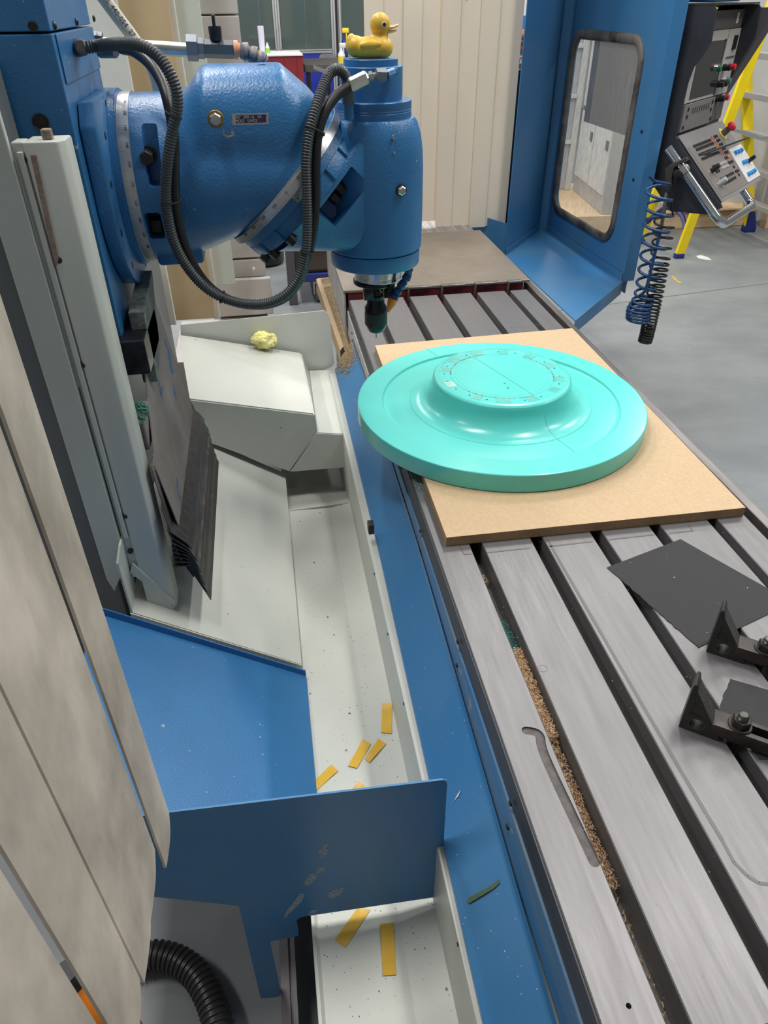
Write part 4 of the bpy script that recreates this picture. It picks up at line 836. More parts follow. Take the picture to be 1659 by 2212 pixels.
P2 = px3([(262, 105, 1.62), (290, 112, 1.58), (325, 140, 1.53), (350, 180, 1.49), (364, 225, 1.46), (372, 270, 1.447), (376, 320, 1.445), (377, 400, 1.45), (382, 460, 1.455), (397, 525, 1.46), (425, 585, 1.465), (462, 628, 1.468), (510, 653, 1.468), (565, 659, 1.468), (612, 645, 1.468), (643, 612, 1.47), (662, 565, 1.475), (676, 500, 1.48), (682, 430, 1.485), (682, 360, 1.49), (687, 290, 1.50), (703, 240, 1.515), (728, 205, 1.535), (758, 184, 1.55)])
bm = BM(); hp = resample(smoothpath(P2, 12), .005); sweep(bm, hp, .0093, 16); finish(bm, 'hose_jacket', RUBBER, hyd, 60)
e0 = at(757, 185, Y=1.549); e1 = at(796, 166, Y=1.553); e2 = at(812, 162, Y=1.555); e3 = at(834, 163, Y=1.557); e4 = at(850, 156, Y=1.572)
bm = BM(); d = e1 - e0; lathe(bm, [(.0115, 0), (.0128, .003), (.0128, d.length * .9), (.0095, d.length)], e0 - d * .04, d, 8); finish(bm, 'ferrule', ZINC, hyd, 20)
bm = BM(); cyl(bm, e1, e2, .0052, 6); cyl(bm, e1 + (e2 - e1) * .05, e1 + (e2 - e1) * .5, .0085, 6); finish(bm, 'hose_tail', ZINC, hyd)
bm = BM(); cyl(bm, e2, e3, .0115, 6); finish(bm, 'swivel_nut', mat('grey_nut', srgb(130, 136, 144), .4, .5), hyd)
bm = BM(); cyl(bm, e3, e4, .0088, 8); cyl(bm, e4, e4 + Vector((.004, .02, 0)), .0085, 12); finish(bm, 'elbow', BLUE, hyd, 40)
bm = BM(); q0 = at(250, 113, Y=1.64); cyl(bm, at(215, 113, Y=1.66), q0, .0095, 6); finish(bm, 'end_fitting', mat('dull_steel', srgb(104, 110, 112), .4, .6), hyd)
TIE = mat('tie_black', (.025, .024, .024), .5)
def tie(i_px, yA, rad=.0175, sq=.62):
    u, v = i_px; c = at(u, v, Y=yA); k = min(range(len(ph)), key=lambda i: (ph[i] - c).length); t = (ph[min(k + 3, len(ph) - 1)] - ph[k - 3]).normalized()
    j = min(range(len(hp)), key=lambda i: (hp[i] - ph[k]).length); mid = (ph[k] + hp[j]) / 2; sep = (hp[j] - ph[k]); x = (sep - t * sep.dot(t)); hl = x.length / 2 + .0112; x = x.normalized(); y = t.cross(x)
    bm = BM(); lp = [mid + x * math.cos(a * PI / 16) * hl + y * math.sin(a * PI / 16) * .0118 for a in range(33)]
    sweep(bm, lp, .0016, 6, caps=False); box(bm, -.003, .003, -.003, .003, -.003, .003, .0008, M=Matrix.Translation(mid + x * hl * .9 - y * .004)); finish(bm, 'cable_tie', TIE, cnd, 60)
for q in (((374, 238), 1.43), ((358, 440), 1.43), ((480, 643), 1.45), ((661, 545), 1.46), ((664, 276), 1.49)): tie(*q)
bm = BM(); a_ = at(710, 161, Y=1.538); prism(bm, [at(677, 140, Y=1.53), at(708, 153, Y=1.535), at(706, 161, Y=1.535), at(677, 149, Y=1.53)], (0, .001, 0)); finish(bm, 'paper_tag', WHITE, cnd)
# ================================================================ coolant pipe with tap above the arm
tp = thing('coolant_pipe', 'zinc coolant pipe with black-handled tap running above the milling arm', 'pipe', (-.1, 1.78, 1.55))
PYp = 1.78
def pp_(u, v): return at(u, v, Y=PYp)
bm = BM(); cyl(bm, pp_(205, 95), pp_(408, 108), .0128, 24); finish(bm, 'tube', ZINC, tp, 40)
bm = BM(); cyl(bm, pp_(194, 83), pp_(222, 86), .0135, 6); finish(bm, 'wall_union', mat('dull_steel', (.3, .3, .3)), tp)
bm = BM(); cyl(bm, pp_(404, 103), pp_(427, 104), .0235, 6); finish(bm, 'union_nut', mat('grey_nut', (.4, .4, .4)), tp)
bm = BM(); cyl(bm, pp_(427, 104), pp_(441, 105), .0185, 6); finish(bm, 'lock_nut', mat('grey_nut', (.4, .4, .4)), tp)
bm = BM(); cyl(bm, pp_(440, 105), pp_(504, 107), .0165, 6); finish(bm, 'tap_body', mat('dull_steel', (.3, .3, .3)), tp)
b0 = pp_(467, 88); bm = BM(); lathe(bm, [(.011, 0), (.0125, .004), (.0132, .022), (.0125, .025)], b0, (0, 0, 1), 14); box(bm, b0.x - .003, b0.x + .003, b0.y - .022, b0.y + .008, b0.z + .018, b0.z + .044, .001); finish(bm, 'tap_handle', BLACK, tp, 30)
SAL = mat('salmon_clip', srgb(232, 160, 122), .5)
bm = BM(); a_, b_ = pp_(502, 107), pp_(518, 108); cyl(bm, a_, b_, .0125, 20); cyl(bm, a_.lerp(b_, .2), a_.lerp(b_, .75), .0168, 20); finish(bm, 'hose_clip', SAL, tp, 40)
lk = [pp_(518, 108), pp_(536, 113), pp_(553, 122), pp_(572, 134)]
for a_, b_ in zip(lk, lk[1:]):
    d = b_ - a_; l = d.length; bm = BM(); lathe(bm, [(.010, 0), (.0145, l * .2), (.0165, l * .6), (.0172, l * .85), (.012, l), (.011, l * 1.15)], a_, d, 22); finish(bm, 'pipe_link', mat('dirty_loc', srgb(42, 72, 116), .5, noise=1, nscale=50, ncol=srgb(150, 140, 126)), tp, 50)
# white braided hose with printed marking
wh = thing('braided_hose', 'white braided hose with black printing running down behind the coolant pipe', 'hose', (-.3, 1.8, 1.6))
wa, wb = at(212, -20, Y=1.80), at(292, 88, Y=1.80); wp = [wa + (wa - wb) * 1.5, wa, wa.lerp(wb, .5), wb, at(330, 150, Y=1.80), at(345, 210, Y=1.80)]
bm = BM(); sweep(bm, resample(smoothpath(wp, 10), .008), .0125, 18); finish(bm, 'hose_wall', mat('braided_white', srgb(206, 200, 186), .5, noise=.5, nscale=90, ncol=srgb(188, 182, 166), bump=.2, bscale=260), wh, 60)
dr = (wb - wa).normalized(); nn = Vector((.35, -1, .35)); nn = (nn - dr * nn.dot(dr)).normalized()
text('R.S. 440-054  27-05-', .0125, basis(wa.lerp(wb, .62) + nn * .0126, dr, nn.cross(dr)), 'hose_print', INK, wh, .0002)
# ================================================================ rubber duck on the spindle cap
dz = 1.5788; dc = Vector((SX - .004, AY, dz)); S_ = .00092
dk = thing('rubber_duck', 'grubby yellow rubber duck sitting on top of the milling spindle cap', 'rubber duck', dc)
bm = BM()
def blob(c, r, rot=0):
    M = Matrix.Translation(c) @ Matrix.Rotation(rot, 4, 'Y') @ Matrix.Diagonal((*r, 1)); bmesh.ops.create_uvsphere(bm, u_segments=28, v_segments=18, radius=1, matrix=M)
def dp(u, v): return at(u, v, Y=AY)
blob(dp(800, 104) , (.0440, .0285, .0200)); blob(dp(822, 103), (.0245, .027, .0215)); blob(dp(770, 101), (.022, .0215, .0185), .2)
blob(dp(757, 91), (.0090, .0125, .0150), .30); blob(dp(756, 85), (.0055, .0095, .0095), .35); blob(dp(820, 84), (.0165, .0155, .016)); blob(dp(821, 53), (.0198, .0182, .0200)); blob(dp(822, 72), (.0150, .0140, .014))
zc = dz
for v in bm.verts:
    if v.co.z < zc + .001: v.co.z = zc + .001 - (zc + .001 - v.co.z) * .02
me = bpy.data.meshes.new('d'); bm.to_mesh(me); bm.free(); od = bpy.data.objects.new('d', me); C.objects.link(od)
md = od.modifiers.new('r', 'REMESH'); md.mode = 'VOXEL'; md.voxel_size = .0013; ms = od.modifiers.new('s', 'SMOOTH'); ms.factor = .6; ms.iterations = 14
dg = bpy.context.evaluated_depsgraph_get(); mn = bpy.data.meshes.new_from_object(od.evaluated_get(dg)); bpy.data.objects.remove(od)
bm = BM(); bm.from_mesh(mn); finish(bm, 'duck_body', DUCK, dk, 180)
for sy in (-1, 1):
    bm = BM(); M = Matrix.Translation(dp(797, 94) + Vector((0, sy * .0245, -.001))) @ Matrix.Rotation(sy * .22, 4, 'X') @ Matrix.Rotation(-.05, 4, 'Y') @ Matrix.Diagonal((.0215, .0055, .0075, 1)); bmesh.ops.create_uvsphere(bm, u_segments=24, v_segments=14, radius=1, matrix=M); finish(bm, 'wing', DUCK, dk, 180)
b0 = dp(843, 59); bm = BM()
def beak(zz, ln, th, up, wid):
    rows = []
    for i in range(9):
        t = i / 8; w_ = wid * (1 - .35 * t) * (1 if t < .9 else .75); h_ = th * (1 - .5 * t); c = b0 + Vector((-.006 + ln * t, 0, zz + up * t * t)); rows.append([bm.verts.new(c + Vector((0, w_ * math.cos(2 * PI * k / 12), h_ * math.sin(2 * PI * k / 12)))) for k in range(12)])
    for A_, B_ in zip(rows, rows[1:]):
        for k in range(12): bm.faces.new((A_[k], A_[(k + 1) % 12], B_[(k + 1) % 12], B_[k]))
    bm.faces.new(rows[0]); bm.faces.new(rows[-1])
beak(-.0005, .0210, .0042, .0040, .0105); beak(-.0075, .0190, .0032, .0030, .0088); finish(bm, 'beak', BEAK, dk, 70)
for sy in (-1, 1):
    e = dp(826.5, 52.5); e.y = AY + sy * .0172; ax = Vector((.28, sy, .06))
    bm = BM(); lathe(bm, [(.0045, -.001), (.0045, .0012), (.0038, .0017)], e, ax, 22); eo = finish(bm, 'eye', WHITE, dk, 40)
    bm = BM(); lathe(bm, [(.0034, .0012), (.0034, .0021), (.0028, .0023)], e, ax, 20); finish(bm, 'pupil', BLACK, eo, 40)
# ================================================================ blue corner guard with a window
GZ = .68
C1, C2, C3, C4 = at(1172, 490, Z=GZ), at(1345, 607, Z=GZ), at(1242, 692, Z=GZ), at(1091, 551, Z=GZ)
gd = thing('machine_guard', 'dark blue folded machine guard with a rubber-framed window and a floor shelf', 'machine guard', (C1.x, C1.y, .6))
dr = (C2 - C1); dr.z = 0; GL = dr.length; dr.normalize(); dn = Vector((dr.y, -dr.x, 0)); dn = dn if dn.x > 0 else -dn   # outward = away from the table
Zv = Vector((0, 0, 1))
def gp(s, z, o=0): return C1 + dr * s + dn * o + Vector((0, 0, z - GZ))
H1 = 2.25
bm = BM(); prism(bm, [gp(0, GZ - .0), gp(GL, GZ - .0), gp(GL, H1), gp(0, H1)], dn * .018)
cb = BM(); prism(cb, [gp(s, z, -.05) for s, z in outline(.11, .805, .63, .725, .075, 8)], dn * .2)
bm = cut(bm, cb); finish(bm, 'window_panel', BLUEG, gd, 30)
ol = outline(.105, .800, .640, .735, .08, 8)
bm = BM(); lp = [gp(s, z, -.004) for s, z in ol]; lp = lp + lp[:2]
n = len(ol); rings = []
for i in range(n):
    p = Vector((*ol[i], 0)); a = Vector((*ol[i - 1], 0)); b = Vector((*ol[(i + 1) % n], 0)); t = (b - a).normalized(); nn = Vector((-t.y, t.x, 0)); ring = []
    for k in range(10):
        w = .019 * math.cos(2 * PI * k / 10); h = .012 * math.sin(2 * PI * k / 10); q = p + nn * w; ring.append(bm.verts.new(gp(q.x, q.y, h)))
    rings.append(ring)
for i in range(n):
    A_, B_ = rings[i], rings[(i + 1) % n]
    for k in range(10): bm.faces.new((A_[k], A_[(k + 1) % 10], B_[(k + 1) % 10], B_[k]))
finish(bm, 'window_gasket', mat('dusty_gasket', srgb(46, 44, 42), .55, noise=1, nscale=9, ncol=srgb(110, 104, 96)), gd, 60)
bm = BM(); prism(bm, [gp(s, z, .006) for s, z in outline(.115, .810, .62, .715, .07, 8)], dn * .004)
PANE = bpy.data.materials.new('scratched_pane'); PANE.use_nodes = True; MATS['pane'] = PANE
nt = PANE.node_tree; nt.nodes.clear(); o_ = nt.nodes.new('ShaderNodeOutputMaterial'); mx = nt.nodes.new('ShaderNodeMixShader'); tr_ = nt.nodes.new('ShaderNodeBsdfTransparent'); gl = nt.nodes.new('ShaderNodeBsdfPrincipled')
tr_.inputs[0].default_value = (.93, .94, .93, 1); gl.inputs['Base Color'].default_value = (.55, .54, .53, 1); gl.inputs['Roughness'].default_value = .25
ge = nt.nodes.new('ShaderNodeNewGeometry'); mp_ = nt.nodes.new('ShaderNodeMapping'); mp_.inputs['Scale'].default_value = (1, 6, 1.2); mp_.inputs['Rotation'].default_value = (.5, 0, 0); tn = nt.nodes.new('ShaderNodeTexNoise'); tn.inputs['Scale'].default_value = 22; tn.inputs['Detail'].default_value = 8
mr = nt.nodes.new('ShaderNodeMapRange'); mr.inputs[1].default_value = .35; mr.inputs[2].default_value = .8; mr.inputs[3].default_value = .10; mr.inputs[4].default_value = .34
for a_, b_ in ((ge.outputs['Position'], mp_.inputs[0]), (mp_.outputs[0], tn.inputs['Vector']), (tn.outputs[0], mr.inputs[0]), (mr.outputs[0], mx.inputs[0]), (tr_.outputs[0], mx.inputs[1]), (gl.outputs[0], mx.inputs[2]), (mx.outputs[0], o_.inputs[0])): nt.links.new(a_, b_)
finish(bm, 'window_pane', PANE, gd)
d4_ = (C4 - C1); d4_.z = 0; d4_.normalize()
xe = Vector((.93, 3.47, GZ)); bm = BM(); prism(bm, [C4 + Zv * -.10, xe + Zv * -.10, xe + Zv * .17, C4 + Zv * .14], (.003, .003, 0)); finish(bm, 'low_extension', BLUEG, gd)
# edge return of the window panel, angled panel, corner fold, shelf
bm = BM(); box(bm, 0, .026, 0, .03, 0, H1 - GZ, .002, M=basis(gp(GL, GZ, -.004), dr, dn) @ Matrix.Diagonal((1, 1, 1, 1)).to_4x4()) if False else prism(bm, [gp(GL, GZ, -.002), gp(GL + .004, GZ, -.002), gp(GL + .004, GZ, .05), gp(GL, GZ, .05)], (0, 0, H1 - GZ)); finish(bm, 'edge_return', BLUEG, gd)
d4 = (C4 - C1); d4.z = 0; L4 = d4.length; d4.normalize(); n4 = Vector((-d4.y, d4.x, 0)); n4 = n4 if n4.y > 0 else -n4
bm = BM(); q = C1 - d4 * .0; prism(bm, [q, q + d4 * (L4 + .002), q + d4 * (L4 + .002) + Zv * (H1 - GZ), q + Zv * (H1 - GZ)], n4 * .004); finish(bm, 'angled_panel', BLUEG, gd)
bm = BM(); prism(bm, [C1 + dn * .0, C1 + d4 * .075 - n4 * .002, C1 + d4 * .075 - n4 * .010, C1 - dn * .012 + dr * .08, C1 + dr * .08 - dn * .002], (0, 0, H1 - GZ)); finish(bm, 'corner_fold', BLUEG, gd)
bm = BM(); sh = [C1, C2, C3, C4]; prism(bm, [p + Vector((0, 0, -.004)) for p in sh], (0, 0, .004)); finish(bm, 'shelf', BLUEG, gd)
bm = BM(); prism(bm, [C2 + Vector((0, 0, 0)), C3, C3 + Vector((0, 0, -.055)), C2 + Vector((0, 0, -.055))], (-dr * -.004)); finish(bm, 'front_skirt', BLUEG, gd)
bm = BM(); prism(bm, [C2 + dn * .02, C1 + dn * .02, C1 + dn * .02 + Zv * -.055, C2 + dn * .02 + Zv * -.055], dn * .003); finish(bm, 'side_skirt', BLUEG, gd)
bm = BM(); prism(bm, [C1 + dr * .05 - dn * .003, C2 - dn * .003, C2 - dn * .003 + Zv * .03, C1 + dr * .05 - dn * .003 + Zv * .03], -dn * .004); finish(bm, 'shelf_angle', BLUEG, gd)
bm = BM(); prism(bm, [C1 + d4 * .05 - n4 * .003, C4 - n4 * .003, C4 - n4 * .003 + Zv * .03, C1 + d4 * .05 - n4 * .003 + Zv * .03], -n4 * .004); finish(bm, 'shelf_angle', BLUEG, gd)
for (u, v) in ((1387, 284), (1369, 388)):
    r = RT * ((u - 829.5) / F_PX) + UP * (-(v - 1106) / F_PX) + fw; t = (C1 - CAMP).dot(dn) / r.dot(dn); p = CAMP + r * t
    bm = BM(); lathe(bm, [(.006, 0), (.006, .004), (.003, .006)], p, -dn, 12); finish(bm, 'screw', BOLTB, gd, 40)
for k, s in enumerate((.03, .055, .08)):
    for zz in (.78, .98, 1.18, 1.38):
        pass
# ================================================================ control console
U_ = Vector((.738, .674, 0)).normalized(); W_ = Vector((U_.y, -U_.x, 0)); K0 = Vector((1.598, 2.861, 1.23)); KW = .515
def cl(u, w, z): return K0 + U_ * u + W_ * w + Zv * z
CBLK = mat('console_black', srgb(34, 36, 44), .5, noise=1, nscale=7, ncol=srgb(46, 48, 56), bump=.1, bscale=200, rvar=.1)
CGRY = mat('console_grey', srgb(132, 130, 130), .45, noise=.4, nscale=20, ncol=srgb(120, 118, 118))
CLGT = mat('console_light_plate', srgb(186, 180, 174), .45)
CDRK = mat('console_dark_plate', srgb(98, 92, 92), .5)
cn = thing('control_console', 'black machine control console with grey keyboard, screen and coloured buttons behind the guard', 'control panel', cl(.25, 0, -.27))
prof = [(-.12, .40), (-.10, .411), (.035, .411), (.044, .40), (.049, .307), (.030, .265), (.006, .228), (-.003, .18), (-.005, .13), (-.006, .0), (0, -.006), (.222, -.216), (.228, -.226), (.18, -.257), (.034, -.265), (-.076, -.157), (-.12, -.150)]
bm = BM(); prism(bm, [cl(-.012, a, b) for a, b in prof], U_ * .010); finish(bm, 'side_panel', CBLK, cn)
profr = [(-.12, .40), (-.10, .411), (.035, .411), (.044, .40), (.049, .307), (.030, .265), (.002, .190), (-.02, .16), (-.12, .12)]
bm = BM(); prism(bm, [cl(KW, a, b) for a, b in profr], U_ * .010); finish(bm, 'side_panel', CBLK, cn)
bm = BM(); prism(bm, [cl(-.012, -.12, .400), cl(-.012, -.1, .412), cl(-.012, .036, .412), cl(-.012, .036, .418), cl(-.012, -.1, .418), cl(-.012, -.12, .406)], U_ * (KW + .022)); finish(bm, 'hood_top', CBLK, cn)
core = [(-.115, .395), (-.02, .395), (-.014, 0), (.214, -.211), (.205, -.222), (.17, -.250), (.03, -.258), (-.07, -.150), (-.115, -.14)]
bm = BM(); prism(bm, [cl(0, a, b) for a, b in core], U_ * KW); finish(bm, 'cabinet', CDRK, cn)
def plate_(u0, u1, z0, z1, m, name, w=-.012, th=.004):
    bm = BM(); prism(bm, [cl(u0, w, z0), cl(u1, w, z0), cl(u1, w, z1), cl(u0, w, z1)], W_ * th); return finish(bm, name, m, cn)
plate_(.0, KW, .335, .395, CDRK, 'top_band', -.016)
plate_(.012, .36, .108, .333, CLGT, 'screen_bezel')
scr = plate_(.055, .335, .118, .300, mat('screen_glass', srgb(44, 43, 44), .05, spec=.9), 'screen', -.0079, .001)
plate_(.335, .352, .112, .302, INK, 'screen_seal', -.0079, .0012)
sk = plate_(.012, .36, .012, .104, CGRY, 'softkey_plate', -.012, .010)
plate_(.366, KW - .004, .108, .333, CLGT, 'switch_plate')
plate_(.366, KW - .004, .012, .104, CDRK, 'blank_plate')
sy = plate_(.44, .475, .262, .310, BLACK, 'key_switch', -.008, .006)
plate_(.43, .455, .35, .385, WHITE, 'sticker', -.0118, .0006)
plate_(.39, .50, .232, .24, CDRK, 'divider', -.008, .001)
def onw(u, v, w):
    r = RT * ((u - 829.5) / F_PX) + UP * (-(v - 1106) / F_PX) + fw; t = (cl(0, w, 0) - CAMP).dot(W_) / r.dot(W_); return CAMP + r * t
GRN = mat('green_button', srgb(20, 120, 80), .35); RDB = mat('red_button', srgb(206, 40, 60), .35); TLB = mat('teal_lens', srgb(60, 130, 130), .2); BLB = mat('blue_button', srgb(40, 150, 224), .35)
for (u, v, m, h) in ((1552, 148, GRN, .02), (1570, 146, BLACK, .03), (1576, 144, RDB, .045), (1556, 182, BLACK, .026), (1563, 180, BLACK, .03), (1571, 174, TLB, .026), (1549, 215, BLACK, .006), (1557, 213, BLACK, .03), (1567, 210, RDB, .026)):
    p = onw(u, v, -.008 + h * .5); p = p - W_ * (h * .5)
    bm = BM(); lathe(bm, [(.0125, 0), (.0125, h * .4), (.0115, h * .4)], p, W_, 18, caps=False); b_ = finish(bm, 'button_collar', CHROME if m in (GRN, TLB, RDB) else BLACK, cn, 40)
    bm = BM(); lathe(bm, [(.011, 0), (.011, h), (.009, h + .002)], p, W_, 18); finish(bm, 'push_button', m, cn, 40)
for k in range(8):
    u = .105 + k * .026; bm = BM(); prism(bm, [cl(u, -.0015, .068), cl(u + .006, -.0015, .068), cl(u + .006, -.0015, .088), cl(u, -.0015, .088)], W_ * .002); finish(bm, 'soft_key', CDRK, cn)
for (u, z) in ((.05, .055), (.05, .08), (.325, .055), (.325, .082), (.03, .02), (.345, .02)):
    bm = BM(); prism(bm, [cl(u, -.0015, z), cl(u + .008, -.0015, z), cl(u + .008, -.0015, z + .013), cl(u, -.0015, z + .013)], W_ * .003); finish(bm, 'soft_key', BLACK, cn)
# keyboard plane
sl = Vector((.222, -.210)); SLN = sl.length; Sd = (W_ * sl[0] + Zv * sl[1]).normalized(); Kn = U_.cross(Sd); Kn = Kn if Kn.z > 0 else -Kn
def kp(u, s, h=0): return cl(0, -.002, 0) + U_ * u + Sd * s + Kn * h
def kbx(u0, u1, s0, s1, h, m, name, h0=0, par=None):
    bm = BM(); prism(bm, [kp(u0, s0, h0), kp(u1, s0, h0), kp(u1, s1, h0), kp(u0, s1, h0)], Kn * h); return finish(bm, name, m, par or cn)
def kuv(u, v):
    r = RT * ((u - 829.5) / F_PX) + UP * (-(v - 1106) / F_PX) + fw; o = kp(0, 0); t = (o - CAMP).dot(Kn) / r.dot(Kn); d = CAMP + r * t - o; return d.dot(U_), d.dot(Sd)
kbx(-.002, KW, 0, SLN, .004, CGRY, 'desk_plate')
kb = kbx(.012, .385, .055, SLN - .016, .0015, mat('keypad_grey', srgb(124, 118, 114), .45), 'keypad_plate', .004)
KB_ = mat('key_black', (.02, .02, .022), .4); KO = mat('key_orange', srgb(238, 128, 78), .4); KG = mat('key_grey', srgb(186, 182, 176), .4)
def keyrow(p0, p1, n, m, sz=.0048):
    a, b = kuv(*p0), kuv(*p1)
    for k in range(n):
        t = k / max(n - 1, 1); u = a[0] + (b[0] - a[0]) * t; s = a[1] + (b[1] - a[1]) * t
        kbx(u - sz, u + sz, s - .0055, s + .0055, .0035, m, 'key', .0055)
for j, (y0, y1) in enumerate(((319, 305), (326, 312), (337, 323), (346, 331))):
    x0 = 1496 + j * 6.0; keyrow((x0, y0), (x0 + 35, y1), 12, KB_)
for j in range(5): x0 = 1536 + j * 5.8; y0 = 300 + j * 8.5; keyrow((x0, y0), (x0, y0), 1, KO); keyrow((x0 + 3.4, y0 - 1.3), (x0 + 9, y0 - 3.6), 3, KB_)
keyrow((1564, 344), (1567, 343), 2, KB_); keyrow((1570, 340.5), (1572.5, 339.5), 2, KO)
keyrow((1552, 357), (1563.5, 352), 5, KG); keyrow((1557, 365), (1569, 360), 5, KG); keyrow((1572, 354), (1579, 351), 4, KB_); keyrow((1582, 363), (1582, 363), 1, KB_)
keyrow((1537, 363), (1543, 361), 3, KB_); keyrow((1544, 374), (1550, 371), 3, KB_); keyrow((1556, 389), (1580, 376), 7, KB_); keyrow((1562, 399), (1585, 386), 7, KB_); keyrow((1586, 373), (1591, 371), 3, KB_); keyrow((1593, 380), (1593, 380), 1, KB_)
wp_ = [kuv(1571, 325), kuv(1598, 313), kuv(1640, 380), kuv(1614, 396)]
bm = BM(); prism(bm, [kp(u, s, .004) for u, s in wp_], Kn * .002); finish(bm, 'white_plate', WHITE, cn)
def knob(px, r, h, m, name, collar=True):
    u, s = kuv(*px); p = kp(u, s, .005); bm = BM(); lathe(bm, [(r, 0), (r, h * .8), (r * .85, h)], p, Kn, 18); o = finish(bm, name, m, cn, 40)
    if collar: bm = BM(); lathe(bm, [(r * 1.25, 0), (r * 1.25, .004), (r, .004)], p, Kn, 18); finish(bm, 'button_collar', CHROME, o, 40)
for px in ((1584, 334), (1590, 332), (1596, 329), (1601, 355), (1606, 353), (1612, 380), (1618, 377), (1624, 373)): knob(px, .0085, .014, BLB, 'push_button')
knob((1612, 352), .009, .036, BLACK, 'rotary_knob'); knob((1533, 373), .010, .038, BLACK, 'rotary_knob'); knob((1551, 400), .012, .032, mat('grey_knob', srgb(170, 172, 176), .4), 'rotary_knob')
u, s = kuv(1559, 291); p = kp(u, s, .0045); bm = BM(); lathe(bm, [(.026, 0), (.026, .002)], p, Kn, 30); finish(bm, 'stop_backplate', mat('estop_yellow', srgb(240, 214, 90), .5), cn, 40)
bm = BM(); lathe(bm, [(.014, 0), (.012, .03), (.011, .034)], p, Kn, 24); finish(bm, 'stop_stem', CDRK, cn, 40)
bm = BM(); lathe(bm, [(.012, .032), (.0185, .036), (.019, .046), (.015, .052), (.004, .054)], p, Kn, 28); finish(bm, 'stop_button', RDB, cn, 40)
# chrome grab handle
def onu(u, v, off):
    r = RT * ((u - 829.5) / F_PX) + UP * (-(v - 1106) / F_PX) + fw; o = cl(off, 0, 0); t = (o - CAMP).dot(U_) / r.dot(U_); return CAMP + r * t
ha, hb = onu(1443, 320, -.055), onu(1549, 470, -.055); dd = (hb - ha).normalized(); hc = hb + dd * .02
A0 = [ha, ha.lerp(hb, .5), hb]; crn = hb + dd * .035
A0 += [crn + (U_ * .012 - dd * .012), crn + U_ * .035]; e1 = crn + U_ * .36; A0 += [crn.lerp(e1, .5), e1, e1 + U_ * .022 - dd * .012, e1 + U_ * .032 - dd * .035, e1 + U_ * .032 - dd * .17]
bm = BM(); sweep(bm, resample(smoothpath(A0, 10), .008), .0165, 24); finish(bm, 'grab_handle', CHROME, cn, 60)
for (t,) in ((.28,),):
    c = ha.lerp(hb, t); bm = BM(); cyl(bm, c, c + U_ * .045, .012, 14); finish(bm, 'handle_lug', BLACK, cn, 40)
bm = BM(); box(bm, 0, .05, -.03, .01, .422, .6, M=Matrix.Translation(cl(.16, -.07, 0)) @ Matrix.Rotation(math.atan2(U_.y, U_.x), 4, 'Z')); 
bm.free(); bm = BM(); q = [cl(.10, -.11, .421), cl(.40, -.11, .421), cl(.40, .0, .421), cl(.10, .0, .421)]; prism(bm, q, Zv * .5, .01); finish(bm, 'hanger_box', BLUE, cn, 40)
bm = BM(); q = [cl(KW + .012, -.05, .05), cl(KW + .012, .06, .30), cl(KW + .012, .10, .40), cl(KW + .012, .02, .40), cl(KW + .012, -.12, .40), cl(KW + .012, -.12, .02)]; prism(bm, q, U_ * .10); finish(bm, 'hood_wing', mat('wing_grey', srgb(84, 80, 84), .5), cn)
# ================================================================ air gun with its bracket, hanging on the handle
ag = thing('air_gun', 'grey metal air blow gun with long thin nozzle hung on the chrome handle', 'air gun', onu(1440, 400, -.075))
GM = mat('gun_metal', srgb(84, 82, 78), .35, .7)
g0 = lambda u, v, off=-.085: onu(u, v, off)
def poly_gun(px, th, name, m, off=-.085):
    bm = BM(); prism(bm, [g0(u, v, off) for u, v in px], U_ * th, .0015); return finish(bm, name, m, ag, 40)
poly_gun([(1436, 366), (1450, 353), (1481, 340), (1484, 344), (1470, 352), (1456, 361), (1452, 372), (1450, 386), (1452, 404), (1449, 414), (1437, 416), (1435, 400), (1438, 384)], .022, 'gun_body', GM)
poly_gun([(1455, 368), (1466, 366), (1474, 374), (1470, 384), (1458, 385), (1453, 377)], .03, 'hose_clamp', BLACK)
a_, b_ = g0(1478, 348, -.075), onu(1614, 298, -.055)
a2, b2 = onw(1478, 348, .08), onw(1614, 298, .13)
bm = BM(); cyl(bm, g0(1470, 352, -.075), b2, .0042, 12); finish(bm, 'nozzle_tube', GM, ag, 40)
bm = BM(); cc_ = g0(1478, 366, -.07); lathe(bm, [(.014, -.012), (.020, 0), (.020, .004), (.012, .02)], cc_, U_, 20); finish(bm, 'clear_cup', mat('clear_plastic', srgb(150, 146, 140), .15, alpha=.75), ag, 40)
poly_gun([(1436, 416), (1442, 416), (1436, 460), (1429, 500), (1424, 498), (1429, 458)], .012, 'hose_sleeve', mat('sleeve_grey', srgb(110, 106, 102), .4, .4))
# coiled hoses
YC = 2.70
def cpx(u, v): return at(u, v, Y=YC)
def coil(name, axis_px, amp, turns, r, m, label, pre=None, post=None, cat='air hose'):
    ax = [cpx(u, v) for u, v in axis_px]; sp = smoothpath(ax, 30); n = len(sp); tot = sum(turns); pts = []; ph_ = 0; N_ = 40
    # turns: number of coils per axis segment
    for i in range(len(axis_px) - 1):
        for k in range(int(N_ * turns[i])):
            t = k / (N_ * turns[i]); c = sp[min(i * 30 + int(t * 30), n - 1)].lerp(sp[min(i * 30 + int(t * 30) + 1, n - 1)], t * 30 % 1); ph_ += 2 * PI / N_; am = amp[i] + (amp[i + 1] - amp[i]) * t
            pts.append(c + Vector((math.cos(ph_) * am, math.sin(ph_) * am, 0)))
    if pre: pts = [p for p in pre] + pts
    if post: pts = pts + post
    bm = BM(); sweep(bm, pts, r, 8); o = finish(bm, name, m, smooth=60); tag(o, label, cat); return o
BH = mat('blue_hose', srgb(30, 72, 116), .3)
